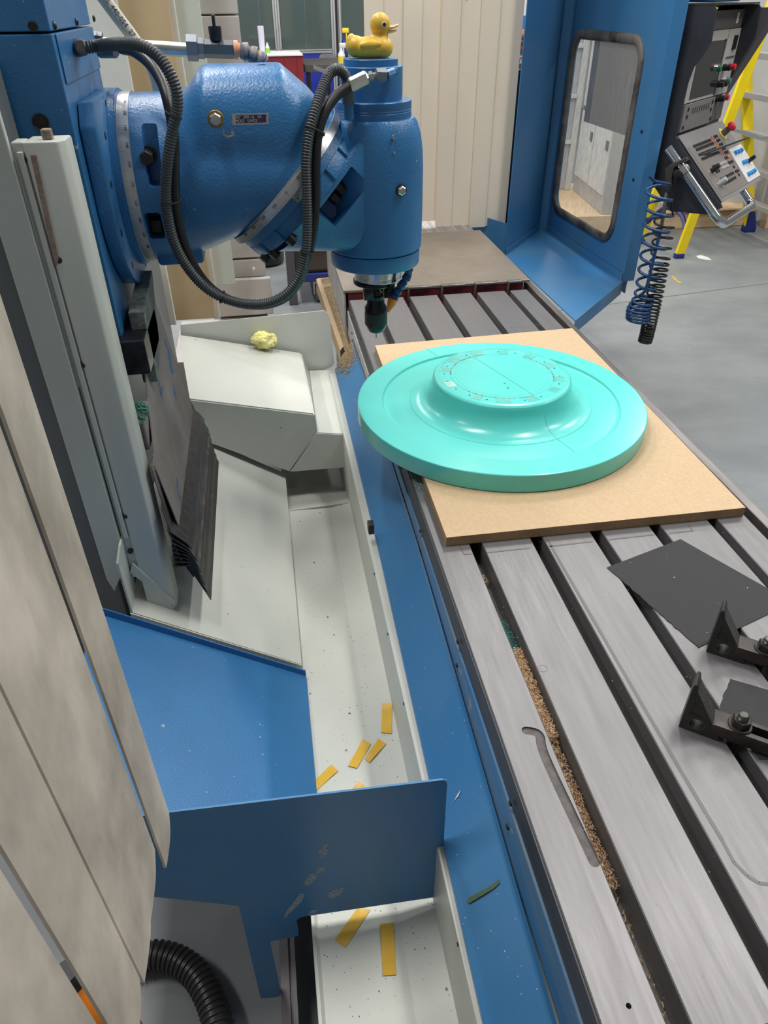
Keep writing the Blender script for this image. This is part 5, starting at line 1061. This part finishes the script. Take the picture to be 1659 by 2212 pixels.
coil('coiled_hose', [(1424, 400), (1421, 470), (1408, 560), (1392, 638), (1380, 668), (1378, 692)], [.045, .05, .045, .038, .045, .046], [2, 2.6, 3, 3, 3.5], .0058, BH, 'bright blue coiled air hose hanging between guard and console', pre=[cpx(1402, 380), cpx(1415, 392)])
bm = BM(); sweep(bm, resample(smoothpath([at(1427, 498, Y=2.66), at(1415, 545, Y=2.66), at(1396, 622, Y=2.66), at(1380, 640, Y=2.68)], 10), .01), .0065, 10); tag(finish(bm, 'air_line', BH, smooth=60), 'straight blue air line running down in front of the coils', 'air hose')
coil('coiled_cable', [(1436, 470), (1426, 560), (1412, 650), (1399, 715), (1393, 738)], [.038, .036, .030, .027, .026], [4, 8, 10, 6], .0042, RUBBER, 'black coiled cable hanging behind the blue coiled hose', pre=[cpx(1450, 400), cpx(1450, 430)], cat='cable')
# ================================================================ step ladder
ld = thing('step_ladder', 'yellow fibreglass step ladder with navy feet behind the control console', 'ladder', (3.6, 5.5, 0))
def stile(p0, p1, w, t, name='stile', m=YELLOW):
    d = (p1 - p0).normalized(); x = Vector((0, 1, 0)); x = (x - d * x.dot(d)).normalized(); y = d.cross(x); bm = BM()
    prism(bm, [p0 + x * a + y * b for a, b in ((-w / 2, -t / 2), (w / 2, -t / 2), (w / 2, t / 2), (-w / 2, t / 2))], p1 - p0, .003); return finish(bm, name, m, ld)
bF, bT = Vector((3.155, 5.26, .03)), at(1641, 80, Y=5.26); stile(bF, bT + (bT - bF) * .15, .03, .07)
cF, cT = Vector((3.04, 5.70, .03)), at(1438, 330, Y=5.70); cT = cF + (bT - bF) * 1.15; stile(cF, cT, .03, .07)
aF, aT = Vector((4.115, 5.87, .03)), at(1611, 120, Y=5.87); stile(aF, aT + (aT - aF) * .2, .03, .085)
a2F, a2T = Vector((4.115, 5.30, .03)), Vector((aT.x, 5.30, aT.z)); stile(a2F, a2T + (a2T - a2F) * .2, .03, .085)
for k in range(5):
    t = .17 + k * .21; p = aF.lerp(aT, t); bm = BM(); box(bm, p.x - .05, p.x + .04, 5.31, 5.86, p.z - .02, p.z + .02, .004); finish(bm, 'tread', ALU, ld)
for p in (bF, cF):
    bm = BM(); box(bm, p.x - .04, p.x + .035, p.y - .022, p.y + .022, 0, .035, .006); finish(bm, 'foot', NAVY, ld, 40)
for p in (aF, a2F):
    bm = BM(); box(bm, p.x - .055, p.x + .045, p.y - .035, p.y + .035, 0, .05, .006); hexa(bm, [Vector((p.x - .05, p.y - .03, .05)), Vector((p.x + .04, p.y - .03, .05)), Vector((p.x + .04, p.y + .03, .05)), Vector((p.x - .05, p.y + .03, .05)), Vector((p.x - .05, p.y - .02, .17)), Vector((p.x + .0, p.y - .02, .17)), Vector((p.x + .0, p.y + .02, .17)), Vector((p.x - .05, p.y + .02, .17))]); finish(bm, 'foot', NAVY, ld, 40)
bm = BM(); q0, q1 = bF.lerp(bT, .22), cF.lerp(cT, .20); sweep(bm, [q0, q1], .02, 4); finish(bm, 'rear_brace', mat('pale_label', srgb(206, 200, 206), .5), ld)
bm = BM(); sweep(bm, smoothpath([bF.lerp(bT, .1) , q0.lerp(q1, .3) + Vector((0, 0, -.05)), q0.lerp(q1, .7) + Vector((0, 0, -.05)), cF.lerp(cT, .08)], 8), .018, 6); finish(bm, 'arch_brace', NAVY, ld, 60)
bm = BM(); pa_, pb_ = bF.lerp(bT, .62), aF.lerp(aT, .62); pb_.y = 5.30; sweep(bm, [pa_, pa_.lerp(pb_, .5) + Vector((0, 0, -.03)), pb_], .014, 4); finish(bm, 'spreader', ALU, ld)
# ================================================================ room shell
bm = BM(); box(bm, -6, 9, -3, 15, -.05, 0); struct(finish(bm, 'floor', FLOORM))
bm = BM(); box(bm, 3.3, 9, 6.2, 6.3, 0, 3.4); struct(finish(bm, 'wall_back', WALLM))
bm = BM(); box(bm, -6, 9, 14.0, 14.1, 0, 3.4); struct(finish(bm, 'wall_far', WALLM))
bm = BM(); box(bm, 3.0, 4.22, 6.05, 6.2, .0, .13, .008); box(bm, 3.0, 4.22, 6.03, 6.2, .135, .155, .006); struct(finish(bm, 'baseboard_back', PINE))
bm = BM(); box(bm, 3.62, 4.1, 5.98, 6.2, .155, .17, .003); bm2 = finish(bm, 'offcut_board', PINE); tag(bm2, 'loose pine board lying on the wooden plinth behind the ladder', 'board')
for p0, p1 in ((at(1330, 655, Z=.0), at(1660, 612, Z=.0)),):
    d = (p1 - p0); n_ = Vector((-d.y, d.x, 0)).normalized() * .006; bm = BM(); prism(bm, [p0 - d - n_, p1 + d - n_, p1 + d + n_, p0 - d + n_], (0, 0, .0012)); struct(finish(bm, 'trim_1', mat('floor_joint', srgb(108, 110, 110), .7)))
# marks on the floor
def patch(px, m, label, z=.0006):
    bm = BM(); prism(bm, [at(u, v, Z=z) for u, v in px], (0, 0, .0006)); tag(finish(bm, 'paint_mark', m), label, 'paint mark')
patch([(1504, 553), (1514, 551), (1530, 556), (1537, 562), (1522, 561), (1508, 558)], mat('white_mark', srgb(212, 212, 208), .7), 'white paint smear on the grey floor past the coiled hose')
patch([(1449, 595), (1456, 598), (1464, 606), (1474, 612), (1466, 611), (1455, 603)], mat('yellow_mark', srgb(196, 156, 70), .7), 'mustard yellow paint smear on the grey floor past the coiled hose')
# white lockers seen through the window
la, lb2 = at(1237, 410, Z=.155), at(1298, 463, Z=.155); ld_ = (lb2 - la).normalized(); ln_ = Vector((ld_.y, -ld_.x, 0)); ln_ = ln_ if ln_.x < 0 else -ln_; LLn = (lb2 - la).length
lk_ = thing('white_lockers', 'tall white double lockers with grey latches seen through the guard window', 'locker', la)
def lq(s_, o_, z_): return la + ld_ * s_ + ln_ * o_ + Vector((0, 0, z_ - .155))
def lbox(s0, s1, o0, o1, z0, z1, m, name, par):
    bm = BM(); hexa(bm, [lq(s0, o0, z0), lq(s1, o0, z0), lq(s1, o1, z0), lq(s0, o1, z0), lq(s0, o0, z1), lq(s1, o0, z1), lq(s1, o1, z1), lq(s0, o1, z1)]); return finish(bm, name, m, par)
lbox(0, LLn, -.45, 0, .156, 2.2, mat('locker_grey', srgb(176, 174, 172), .5), 'carcass', lk_)
for i in range(2):
    for z0, z1 in ((.30, .83), (.87, 1.55)):
        s0 = .02 + i * (LLn / 2 - .005); s1 = s0 + LLn / 2 - .03
        dd_ = lbox(s0, s1, .0, .012, z0, z1, WHITE, 'locker_door', lk_); zm = z1 - .16 if z0 < .5 else z0 + .16
        lbox(s1 - .09, s1 - .03, .012, .02, zm - .035, zm + .035, CDRK, 'latch', dd_)
    lbox(.02 + i * (LLn / 2 - .005), i * (LLn / 2 - .005) + LLn / 2 - .01, .001, .008, .835, .866, mat('band_grey', srgb(104, 102, 108), .5), 'rail_band', lk_)
bm = BM(); prism(bm, [lq(-.3, .45, 0), lq(LLn + .06, .45, 0), lq(LLn + .06, -.45, 0), lq(-.3, -.45, 0)], (0, 0, .153)); struct(finish(bm, 'trim_2', PINE))
ds = thing('grey_screen', 'hanging mid-grey sheet panel between the guard window and the white lockers', 'panel', (1.7, 3.8, 1.1))
sa, sb2 = at(1264, 263, Z=1.10), at(1380, 303, Z=1.10); sd_ = (sb2 - sa).normalized()
bm = BM(); prism(bm, [sa + sd_ * .05, sb2 + sd_ * .05, sb2 + sd_ * .05 + Vector((0, 0, 1)), sa + sd_ * .05 + Vector((0, 0, 1))], (.006, .006, 0)); finish(bm, 'sheet', mat('mid_grey_sheet', srgb(112, 108, 106), .6), ds)
bm = BM(); prism(bm, [sa - sd_ * .02, sa + sd_ * .048, sa + sd_ * .048 + Vector((0, 0, 1)), sa - sd_ * .02 + Vector((0, 0, 1))], (.006, .006, 0)); finish(bm, 'dark_edge', mat('navy_grey', srgb(58, 60, 78), .5), ds)
wr = thing('white_rack', 'white upright shelving rack with thin rails seen at the window edge', 'rack', (2.65, 7.0, .155))
bm = BM(); box(bm, 2.40, 2.86, 7.04, 7.08, .156, 2.4, .002); finish(bm, 'back_panel', mat('rack_white', srgb(186, 186, 190), .5), wr)
for z in (.55, .92, 1.3): bm = BM(); box(bm, 2.40, 2.86, 7.01, 7.04, z, z + .03, .002); finish(bm, 'rail', WHITE, wr)
bm = BM(); box(bm, 2.862, 2.91, 7.0, 7.06, .156, 2.4, .002); finish(bm, 'upright', WHITE, wr)
# ---------------------------------------------------------------- signs on a board glimpsed between curtain and guard
sb = thing('sign_board', 'narrow view of a notice board with red and orange warning signs', 'sign board', (1.9, 6.0, 1.0))
YS = 5.4
def sg(u0, v0, u1, v1, m, name, o=0):
    a, b = at(u0, v0, Y=YS - o), at(u1, v1, Y=YS - o); bm = BM(); box(bm, a.x, b.x, YS - o, YS - o + .003, b.z, a.z); return finish(bm, name, m, sb)
for xx in (1100, 1140):
    q_ = at(xx, 290, Y=YS); bm = BM(); box(bm, q_.x - .02, q_.x + .02, YS + .004, YS + .04, 0, q_.z + .3); finish(bm, 'board_leg', ALU, sb)
sg(1088, 0, 1150, 290, mat('board_white', srgb(216, 214, 216), .5), 'board')
SB_, SR_, SO_ = mat('sign_blue', srgb(60, 110, 180), .5), mat('sign_red', srgb(178, 40, 62), .5), mat('sign_orange', srgb(206, 140, 60), .5)
for (v0, v1, m) in ((34, 62, SB_), (66, 73, SO_), (76.5, 79, SR_), (110, 117, SO_), (124, 127, SR_), (150, 162, SB_), (163, 213, mat('sign_grey', srgb(150, 150, 158), .5))): sg(1100, v0, 1140, v1, m, 'sign_patch', .004)
for v0 in (84, 132):
    for k in range(4):
        x = 1106 + k * 10; f = at(x + 4, v0, Y=YS - .008); bm = BM(); lathe(bm, [(.012, 0), (.012, .003)], f, (0, -1, 0), 12); box(bm, f.x - .016, f.x + .016, YS - .011, YS - .008, f.z - .085, f.z - .014); finish(bm, 'pictogram', INK, sb)
        sg(x, v0 + 17, x + 8, v0 + 22, SR_, 'sign_patch', .012)
for k in range(5): sg(1110 + (k % 2) * 6, 218 + k * 6, 1118 + (k % 2) * 6, 221 + k * 6, SR_, 'sign_patch', .004)
# ---------------------------------------------------------------- cream enclosure panels behind the arm
en = thing('rear_enclosure', 'cream and tan enclosure panels with pinkish drawer fronts behind the milling arm', 'enclosure', (-.25, 3.1, 0))
def vb(u0, u1, vb_, Y, m, name, th=.02, ztop=2.3):
    a, b = at(u0, 0, Y=Y), at(u1, 0, Y=Y); k = (848 - (u0 + u1) / 2) * vb_ / 3238; z0 = at((u0 + u1) / 2 + k, vb_, Y=Y).z
    bm = BM(); box(bm, a.x, b.x, Y, Y + th, z0, ztop, .002, seg=1); return finish(bm, name, m, en)
vb(120, 252, 705, 2.60, mat('enclosure_white', srgb(218, 216, 206), .5, noise=.5, nscale=5, ncol=srgb(196, 194, 184)), 'white_panel')
vb(253, 362, 690, 2.80, TAN, 'tan_panel')
vb(358, 376, 690, 2.85, mat('enclosure_white', (.7, .7, .7)), 'edge_strip')
vb(364, 430, 615, 2.95, mat('pale_green_panel', srgb(192, 196, 184), .5), 'green_white_panel')
for (v0, v1, u1, Y) in ((0, 30, 512, 3.25), (33, 470, 512, 3.25), (474, 556, 520, 3.24), (560, 598, 514, 3.24), (602, 680, 523, 3.18), (688, 790, 523, 3.22)):
    a = at(372, v0, Y=Y); za = at(560, v0, Y=Y).z if v0 > 0 else 2.2; zb_ = at(560, v1, Y=Y).z; bm = BM(); box(bm, at(372, 0, Y=Y).x, at(u1, 0, Y=Y).x - .0, Y, Y + .03, zb_, za, .004); finish(bm, 'drawer_front', LGREY, en)
bm = BM(); box(bm, at(372, 0, Y=3.3).x, at(505, 0, Y=3.3).x, 3.3, 3.6, 0, 2.2); finish(bm, 'drawer_carcass', mat('brown_dark', srgb(90, 70, 58), .7), en)
bm = BM(); box(bm, -.42, -.05, 2.75, 3.2, .30, .50); finish(bm, 'plinth', LGREY, en)
p = at(548, 580, Y=3.17); bm = BM(); lathe(bm, [(.006, 0), (.006, .008)], p, (0, -1, 0), 12); finish(bm, 'knob', WHITE, en)
# ---------------------------------------------------------------- glazed partition
pt = thing('glazed_partition', 'aluminium-framed glass partition at the back of the workshop', 'partition', (.9, 12.4, 0))
YP = 12.4
def pb2(u0, u1, v0, v1, m, name, Y=YP, th=.04, top=None, bot=None):
    a, b = at(u0, 60, Y=Y), at(u1, 60, Y=Y); z1 = top if top else at(650, v0, Y=Y).z; z0 = bot if bot is not None else at(650, v1, Y=Y).z
    bm = BM(); box(bm, a.x, b.x, Y, Y + th, z0, z1, .002, seg=1); return finish(bm, name, m, pt)
for (u0, u1) in ((500, 562), (563, 592), (606, 660), (661, 716), (739, 790)): pb2(u0, u1, 0, 112, GLASS, 'glass_pane', YP + .03, .01, top=2.6)
for u in (594, 599, 604): pb2(u - 2.2, u + 2.0, 0, 118, ALU, 'mullion', YP - .03 if u == 599 else YP, .05, top=2.6)
for u in (718, 723, 728, 735): pb2(u - 2.0, u + 2.0, 0, 140, ALU if u != 728 else BLACK, 'mullion', YP, .05, top=2.6, bot=.0)
pb2(500, 718, 107, 110, ALU, 'sill_rail'); pb2(500, 718, 111, 115, ALU, 'sill_rail')
pb2(600, 740, 116, 400, mat('royal_blue_panel', srgb(26, 46, 160), .5), 'blue_panel', YP + .02, .02, bot=0)
# the panes carry one even tint; only the far wall stands behind them
# ---------------------------------------------------------------- furniture under the partition
rc_ = thing('red_cabinet', 'dark red wooden cabinet with white top under the glass partition', 'cabinet', (.3, 10.0, 0))
a, b = at(545, 120, Y=9.9), at(654, 118, Y=9.9); zt_ = a.z
bm = BM(); box(bm, a.x, b.x, 9.9, 10.6, 0, zt_ - .012, .003); finish(bm, 'cabinet_body', mat('dark_red_paint', srgb(122, 24, 34), .5), rc_)
bm = BM(); box(bm, a.x - .01, b.x, 9.88, 10.62, zt_ - .012, zt_ + .006, .003); finish(bm, 'cabinet_top', WHITE, rc_)
for k in range(4): x = a.x + (b.x - a.x) * (k + .5) / 4; bm = BM(); box(bm, x - .002, x + .002, 9.892, 9.9, .2, zt_ - .03); finish(bm, 'panel_groove', MATS['dark_red_paint'], rc_)
p = at(568, 119, Y=10.1); bm = BM(); lathe(bm, [(.033, 0), (.036, .27), (.033, .271), (.030, .0)], (p.x, 10.1, zt_ + .006), n=24, caps=False); tag(finish(bm, 'paper_roll', mat('pale_lilac_paper', srgb(206, 204, 222), .6), smooth=40), 'rolled pale paper tube standing on the red cabinet', 'paper roll')
p = at(579, 119, Y=10.1); gb = thing('glue_bottle', 'small white bottle with green label on the red cabinet', 'bottle', (p.x, 10.1, zt_ + .006))
bm = BM(); lathe(bm, [(.025, 0), (.025, .06), (.012, .09), (.006, .11), (.004, .11)], (p.x, 10.1, zt_ + .006), n=18); finish(bm, 'bottle', WHITE, gb, 40); bm = BM(); lathe(bm, [(.026, .008), (.026, .056)], (p.x, 10.1, zt_ + .006), n=18, caps=False); finish(bm, 'label_band', mat('lime_label', srgb(140, 200, 60), .5), gb, 40)
bn = thing('black_workbench', 'black steel workbench with dark legs beneath the glass partition', 'workbench', (1.0, 10.6, 0))
a, b = at(657, 140, Y=10.2), at(748, 138, Y=10.2); zb2 = a.z
bm = BM(); box(bm, a.x, b.x, 10.2, 11.3, zb2 - .08, zb2, .004); finish(bm, 'bench_top', mat('bench_black', srgb(56, 54, 54), .5, noise=1, nscale=20, ncol=srgb(76, 74, 72)), bn)
for x in (a.x + .05, b.x - .05):
    bm = BM(); box(bm, x - .025, x + .025, 10.24, 10.34, .0, zb2 - .08, .003); finish(bm, 'bench_leg', BLACK, bn)
cb_ = thing('office_chair', 'grey office chair back behind the black workbench', 'chair', (1.2, 11.8, 0))
a, b = at(690, 133, Y=11.8), at(728, 116, Y=11.8); bm = BM(); prism(bm, [Vector((u, 11.8, v)) for u, v in outline(a.x, a.z - .12, b.x - a.x, b.z - a.z + .12, .05)], (0, .05, 0), .008); finish(bm, 'backrest', mat('chair_grey', srgb(110, 110, 114), .8), cb_, 40)
bm = BM(); xm = (a.x + b.x) / 2; box(bm, xm - .2, xm + .2, 11.42, 11.8, .45, .52, .02); finish(bm, 'seat', MATS['chair_grey'], cb_, 40); bm = BM(); cyl(bm, (xm, 11.6, .0), (xm, 11.6, .46), .03); box(bm, xm - .02, xm + .02, 11.85, 11.88, .48, a.z); finish(bm, 'stem', BLACK, cb_, 40)
def bottle(u, v, Y, label, body, trig, h=.11, sph=True):
    p = at(u, v, Y=Y); p.z = zb2 + .0005; t = thing('spray_bottle', label, 'bottle', p)
    bm = BM(); lathe(bm, [(.042, 0), (.043, .01), (.043, h * .6), (.018, h * .82), (.018, h)], p, n=20); finish(bm, 'bottle', body, t, 40)
    bm = BM(); box(bm, p.x - .02, p.x + .06, p.y - .016, p.y + .016, p.z + h, p.z + h + .05, .005); box(bm, p.x + .022, p.x + .036, p.y - .01, p.y + .01, p.z + h - .07, p.z + h + .005, .003); finish(bm, 'trigger', trig, t, 40); return t, p
YLW = mat('trigger_yellow', srgb(240, 206, 40), .4)
t_, p_ = bottle(738, 138, 10.3, 'white bottle with yellow and green label on the black bench', WHITE, WHITE, .16)
bm = BM(); lathe(bm, [(.0437, .012), (.0437, .075)], p_, n=20, caps=False); finish(bm, 'label_band', mat('yellow_green_label', srgb(214, 200, 50), .5), t_, 40)
bottle(745, 136, 10.6, 'blue spray bottle with yellow trigger behind the white bottle', NAVY, YLW, .30)
# trolley, bin, caster seen under the arm
YT = 4.75; x0, x1, x2 = at(622, 620, Y=YT).x, at(641, 620, Y=YT).x, at(765, 620, Y=YT).x
tl = thing('tool_trolley', 'brown and blue tool trolley on a swivel caster beyond the chip tray', 'trolley', ((x0 + x2) / 2, YT + .3, 0))
bm = BM(); box(bm, x1, x2, YT + .02, YT + .6, .20, .92, .005); finish(bm, 'drawer_body', mat('brown_drawers', srgb(92, 80, 70), .5), tl)
for z0, z1 in ((.22, .42), (.44, .64), (.66, .88)):
    bm = BM(); box(bm, x1 + .05, x2 - .01, YT + .005, YT + .02, z0, z1, .002); dw = finish(bm, 'drawer', mat('brown_drawer_face', srgb(84, 70, 60), .45), tl); bm = BM(); box(bm, x1 + .10, x1 + .26, YT - .005, YT + .005, z1 - .075, z1 - .063, .001); finish(bm, 'handle', ALU, dw)
bm = BM(); box(bm, x1, x2, YT - .01, YT + .6, .145, .198, .005); finish(bm, 'base_frame', mat('trolley_blue', srgb(44, 58, 130), .5), tl)
bm = BM(); box(bm, x0, x1, YT - .02, YT + .04, .0, .92, .004); finish(bm, 'corner_post', mat('dark_post', srgb(92, 88, 92), .5), tl)
xc = at(688, 620, Y=YT).x; bm = BM(); lathe(bm, [(.02, 0), (.058, 0), (.062, .006), (.062, .030), (.058, .036), (.02, .036)], (xc - .018, YT + .04, .063), (1, 0, 0), 28); finish(bm, 'caster_wheel', mat('caster_grey', srgb(96, 92, 90), .5), tl, 40)
bm = BM(); box(bm, xc - .032, xc + .032, YT + .0, YT + .08, .128, .145, .003); box(bm, xc - .030, xc - .022, YT + .01, YT + .07, .05, .13, .002); box(bm, xc + .022, xc + .030, YT + .01, YT + .07, .05, .13, .002); finish(bm, 'caster_fork', ZINC, tl, 40)
bn2 = thing('black_bin', 'black round bin standing on the floor beside the tool trolley', 'bin', (.02, 5.7, 0))
p = at(582, 575, Z=.0); bm = BM(); lathe(bm, [(.13, 0), (.15, .02), (.17, .36), (.175, .37), (.16, .37), (.14, .03), (.0, .03)], (p.x - .03, p.y + .1, 0), n=32, caps=False); finish(bm, 'bin_wall', BLACK, bn2, 40)
bm = BM(); lathe(bm, [(.13, 0), (.13, .02)], (p.x - .03, p.y + .1, .001), n=32); finish(bm, 'bin_base', BLACK, bn2, 40)
# ---------------------------------------------------------------- benches behind the ladder
wb_ = thing('wood_bench', 'pale wooden workbench with clutter behind the yellow ladder', 'workbench', (5.4, 6.9, 0))
a = at(1625, 238, Y=6.0); 
bm = BM(); box(bm, 4.28, 6.5, 5.9, 6.19, a.z - .04, a.z, .004); finish(bm, 'bench_top', PINE, wb_); bm = BM(); box(bm, 4.30, 4.38, 5.92, 6.0, 0, a.z - .04, .004); finish(bm, 'bench_leg', PINE, wb_); zt3 = a.z
bm = BM(); box(bm, 4.4, 6.4, 5.95, 6.18, .38, .41, .003); finish(bm, 'lower_shelf', PINE, wb_)
for (x0, x1, z0, z1, m, nm_, lb) in ((4.42, 4.62, .412, .70, PINE, 'timber_offcut', 'upright pine offcut on the lower shelf of the bench'), (4.66, 4.86, .412, .60, TAN, 'cardboard_box', 'brown cardboard box on the lower shelf of the bench'),
        (4.40, 4.62, zt3 + .001, zt3 + .05, WHITE, 'paper_stack', 'stack of white papers on the wooden bench'), (4.36, 4.60, zt3 + .12, zt3 + .34, BLACK, 'dark_crate', 'dark crate standing on the bench shelf'), (4.40, 4.58, zt3 + .052, zt3 + .075, ORANGE, 'orange_folder', 'orange folder lying on white papers')):
    bm = BM(); box(bm, x0, x1, 5.98, 6.15, z0, z1, .006); tag(finish(bm, nm_, m), lb, nm_.split('_')[-1])
for z in (zt3 + .10, zt3 + .36, zt3 + .6): bm = BM(); box(bm, 4.30, 6.4, 5.97, 6.19, z, z + .018, .002); finish(bm, 'shelf', mat('shelf_grey', srgb(170, 172, 168), .5), wb_)
bm = BM(); box(bm, 4.29, 4.33, 5.97, 6.19, zt3, zt3 + .9, .002); finish(bm, 'shelf_side', mat('shelf_grey', (.4, .4, .4)), wb_)
# ---------------------------------------------------------------- tidy up helper data
for o in bpy.data.objects:
    if '_o' in o: del o['_o']
for me in bpy.data.meshes:
    if me.users == 0: bpy.data.meshes.remove(me)
